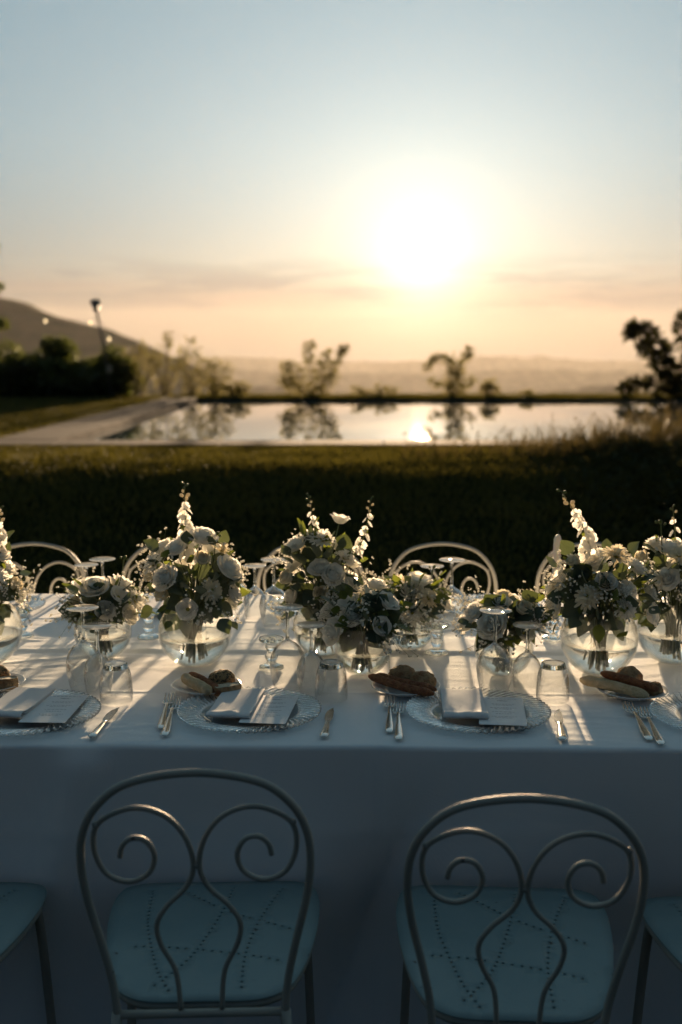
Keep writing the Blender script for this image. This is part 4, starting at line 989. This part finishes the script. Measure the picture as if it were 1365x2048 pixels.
    # spires: (tip offset, bend)
    for (tx, ty, tz, bx, nfl, big) in spires:
        A = Vector((tx*.25, ty*.3, zm + hb*.15)); B = Vector((tx, ty, tz)); mid = A.lerp(B, .55) + Vector((bx,0,0)); P = cr([A, mid, B], 12); n = len(P)
        o = MB().tube(P, [.0022*(1-.6*i/(n-1)) for i in range(n)], 6).build('flower_spire', M['stem'], t)
        for i in range(int(nfl*1.4)):
            f = i/(int(nfl*1.4)-1); u = .34 + .66*f; j = min(n-1, int(u*(n-1))); c = P[j]; tang = (P[j]-P[j-1]).normalized()
            a = i*2.4 + seed; sd_ = Vector((math.cos(a), math.sin(a), 0)); s = 1.25*big*(1-.66*f)*rd.uniform(.85,1.1)
            pc = c + sd_*(.007 + .45*s)*(1-.35*f); d = (sd_ + tang*(.35+.5*f)).normalized()
            heads.tube([tuple(c), tuple(c.lerp(pc, .6))], .0009, 4, False)
            if i % 3 == 1 and f < .6: place('leaf', LEAF2[i % 2], o, c, aimy(-sd_ + tang*.7, a), .022)
            if f < .70: place('floret', FLO[i % 2], o, pc - d*s*.3, aim(d, rd.uniform(0,6)), s)
            else: place('bud', BUD if f < .9 else BUDG, o, c + sd_*.004, aim(d), max(.006, s*.95))
    for (tx, ty, tz, s) in buds:
        P = cr([(tx*.4, ty*.4, zm+hb*.2), (tx*.8, ty*.8, (zm+tz)*.5+.01), (tx, ty, tz)], 6)
        o = MB().tube(P, .0016, 5).build('bud_stalk', M['stem'], t)
        place('bud', BUDG, o, P[-1]-Vector((0,0,.004)), aim((tx*.4, ty, .05)), s); place('bud', BUDG, o, P[-1]+Vector((-.008,.004,-.004)), aim((-.3,.1,.4)), s*.7); place('bud', BUDG, o, P[-1]+Vector((.007,-.004,-.006)), aim((.4,-.2,.3)), s*.6)
    heads.build('flower_stalks', M['stem'], t)
    return t
FL = [ # x, y, r, vase label, bouquet label, hw, hb, seed, spec, spires, buds, leaves, gyps
 (-.929,2.897,.0952,'large bowl vase cut by the left edge','bouquet cut by the left edge with a tall pale spire',.105,.19,1,'rmrcurrmruc',[(.055,-.01,.410,.012,14,.017)],[],18,6),
 (-.636,2.967,.0761,'small bowl vase behind the left wine glasses','small low bouquet behind the left wine glasses',.098,.085,2,'crrmurcmr',[],[(.062,.0,.268,.010)],18,5),
 (-.381,2.897,.0952,'large bowl vase left of the middle','large pointed bouquet with one tall spire left of the middle',.125,.20,3,'rrurmrcrmrurrcm',[(-.020,.0,.472,-.006,16,.019)],[(.062,-.02,.345,.011)],24,7),
 (-.048,3.001,.0823,'bowl vase half hidden behind the middle wine glasses','tall full bouquet with two slender spires',.108,.235,4,'rurmrrmcrurrmcr',[(-.040,.0,.432,.008,15,.012),(.128,.0,.425,.020,13,.013)],[],26,8),
 (.055,2.808,.0722,'small bowl vase nearest the middle plates','dark low bouquet with white buds in the front middle vase',.095,.110,5,'mruumrcu',[],[],22,7),
 (.191,3.040,.0670,'smallest bowl vase right of the middle','small bouquet with an open white cup flower under the chair hoop',.088,.095,6,'umrrcmru',[],[(.06,0,.225,.009)],16,6),
 (.411,2.800,.0745,'small bowl vase behind the right wine glasses','small low bouquet behind the right wine glasses',.096,.095,8,'crmrcurmr',[],[],20,6),
 (.655,2.819,.0978,'large bowl vase behind the right bread plate','large dark-leaved bouquet with a tall spire leaning left',.128,.165,9,'rmrcrmrcurrmr',[(-.105,.0,.462,.035,16,.020)],[(.052,-.02,.315,.012)],28,6),
 (.875,2.923,.0986,'large bowl vase cut by the right edge','dark bouquet cut by the right edge with a short yellowish spire',.110,.18,10,'rcrmrcrurmr',[(-.015,.0,.412,.006,9,.013)],[(-.050,-.02,.372,.012)],22,6)]
for (x, y, r, vl, bl, hw, hb, seed, spec, spi, bud, lv, gy) in FL:
    spec = (spec + spec[::-1])[:int(len(spec)*1.45)]; vase(x, y, r, vl); bouquet(x, y, r, bl, hw, hb, seed, spec, spi, bud, leaves=lv, gyps=gy)
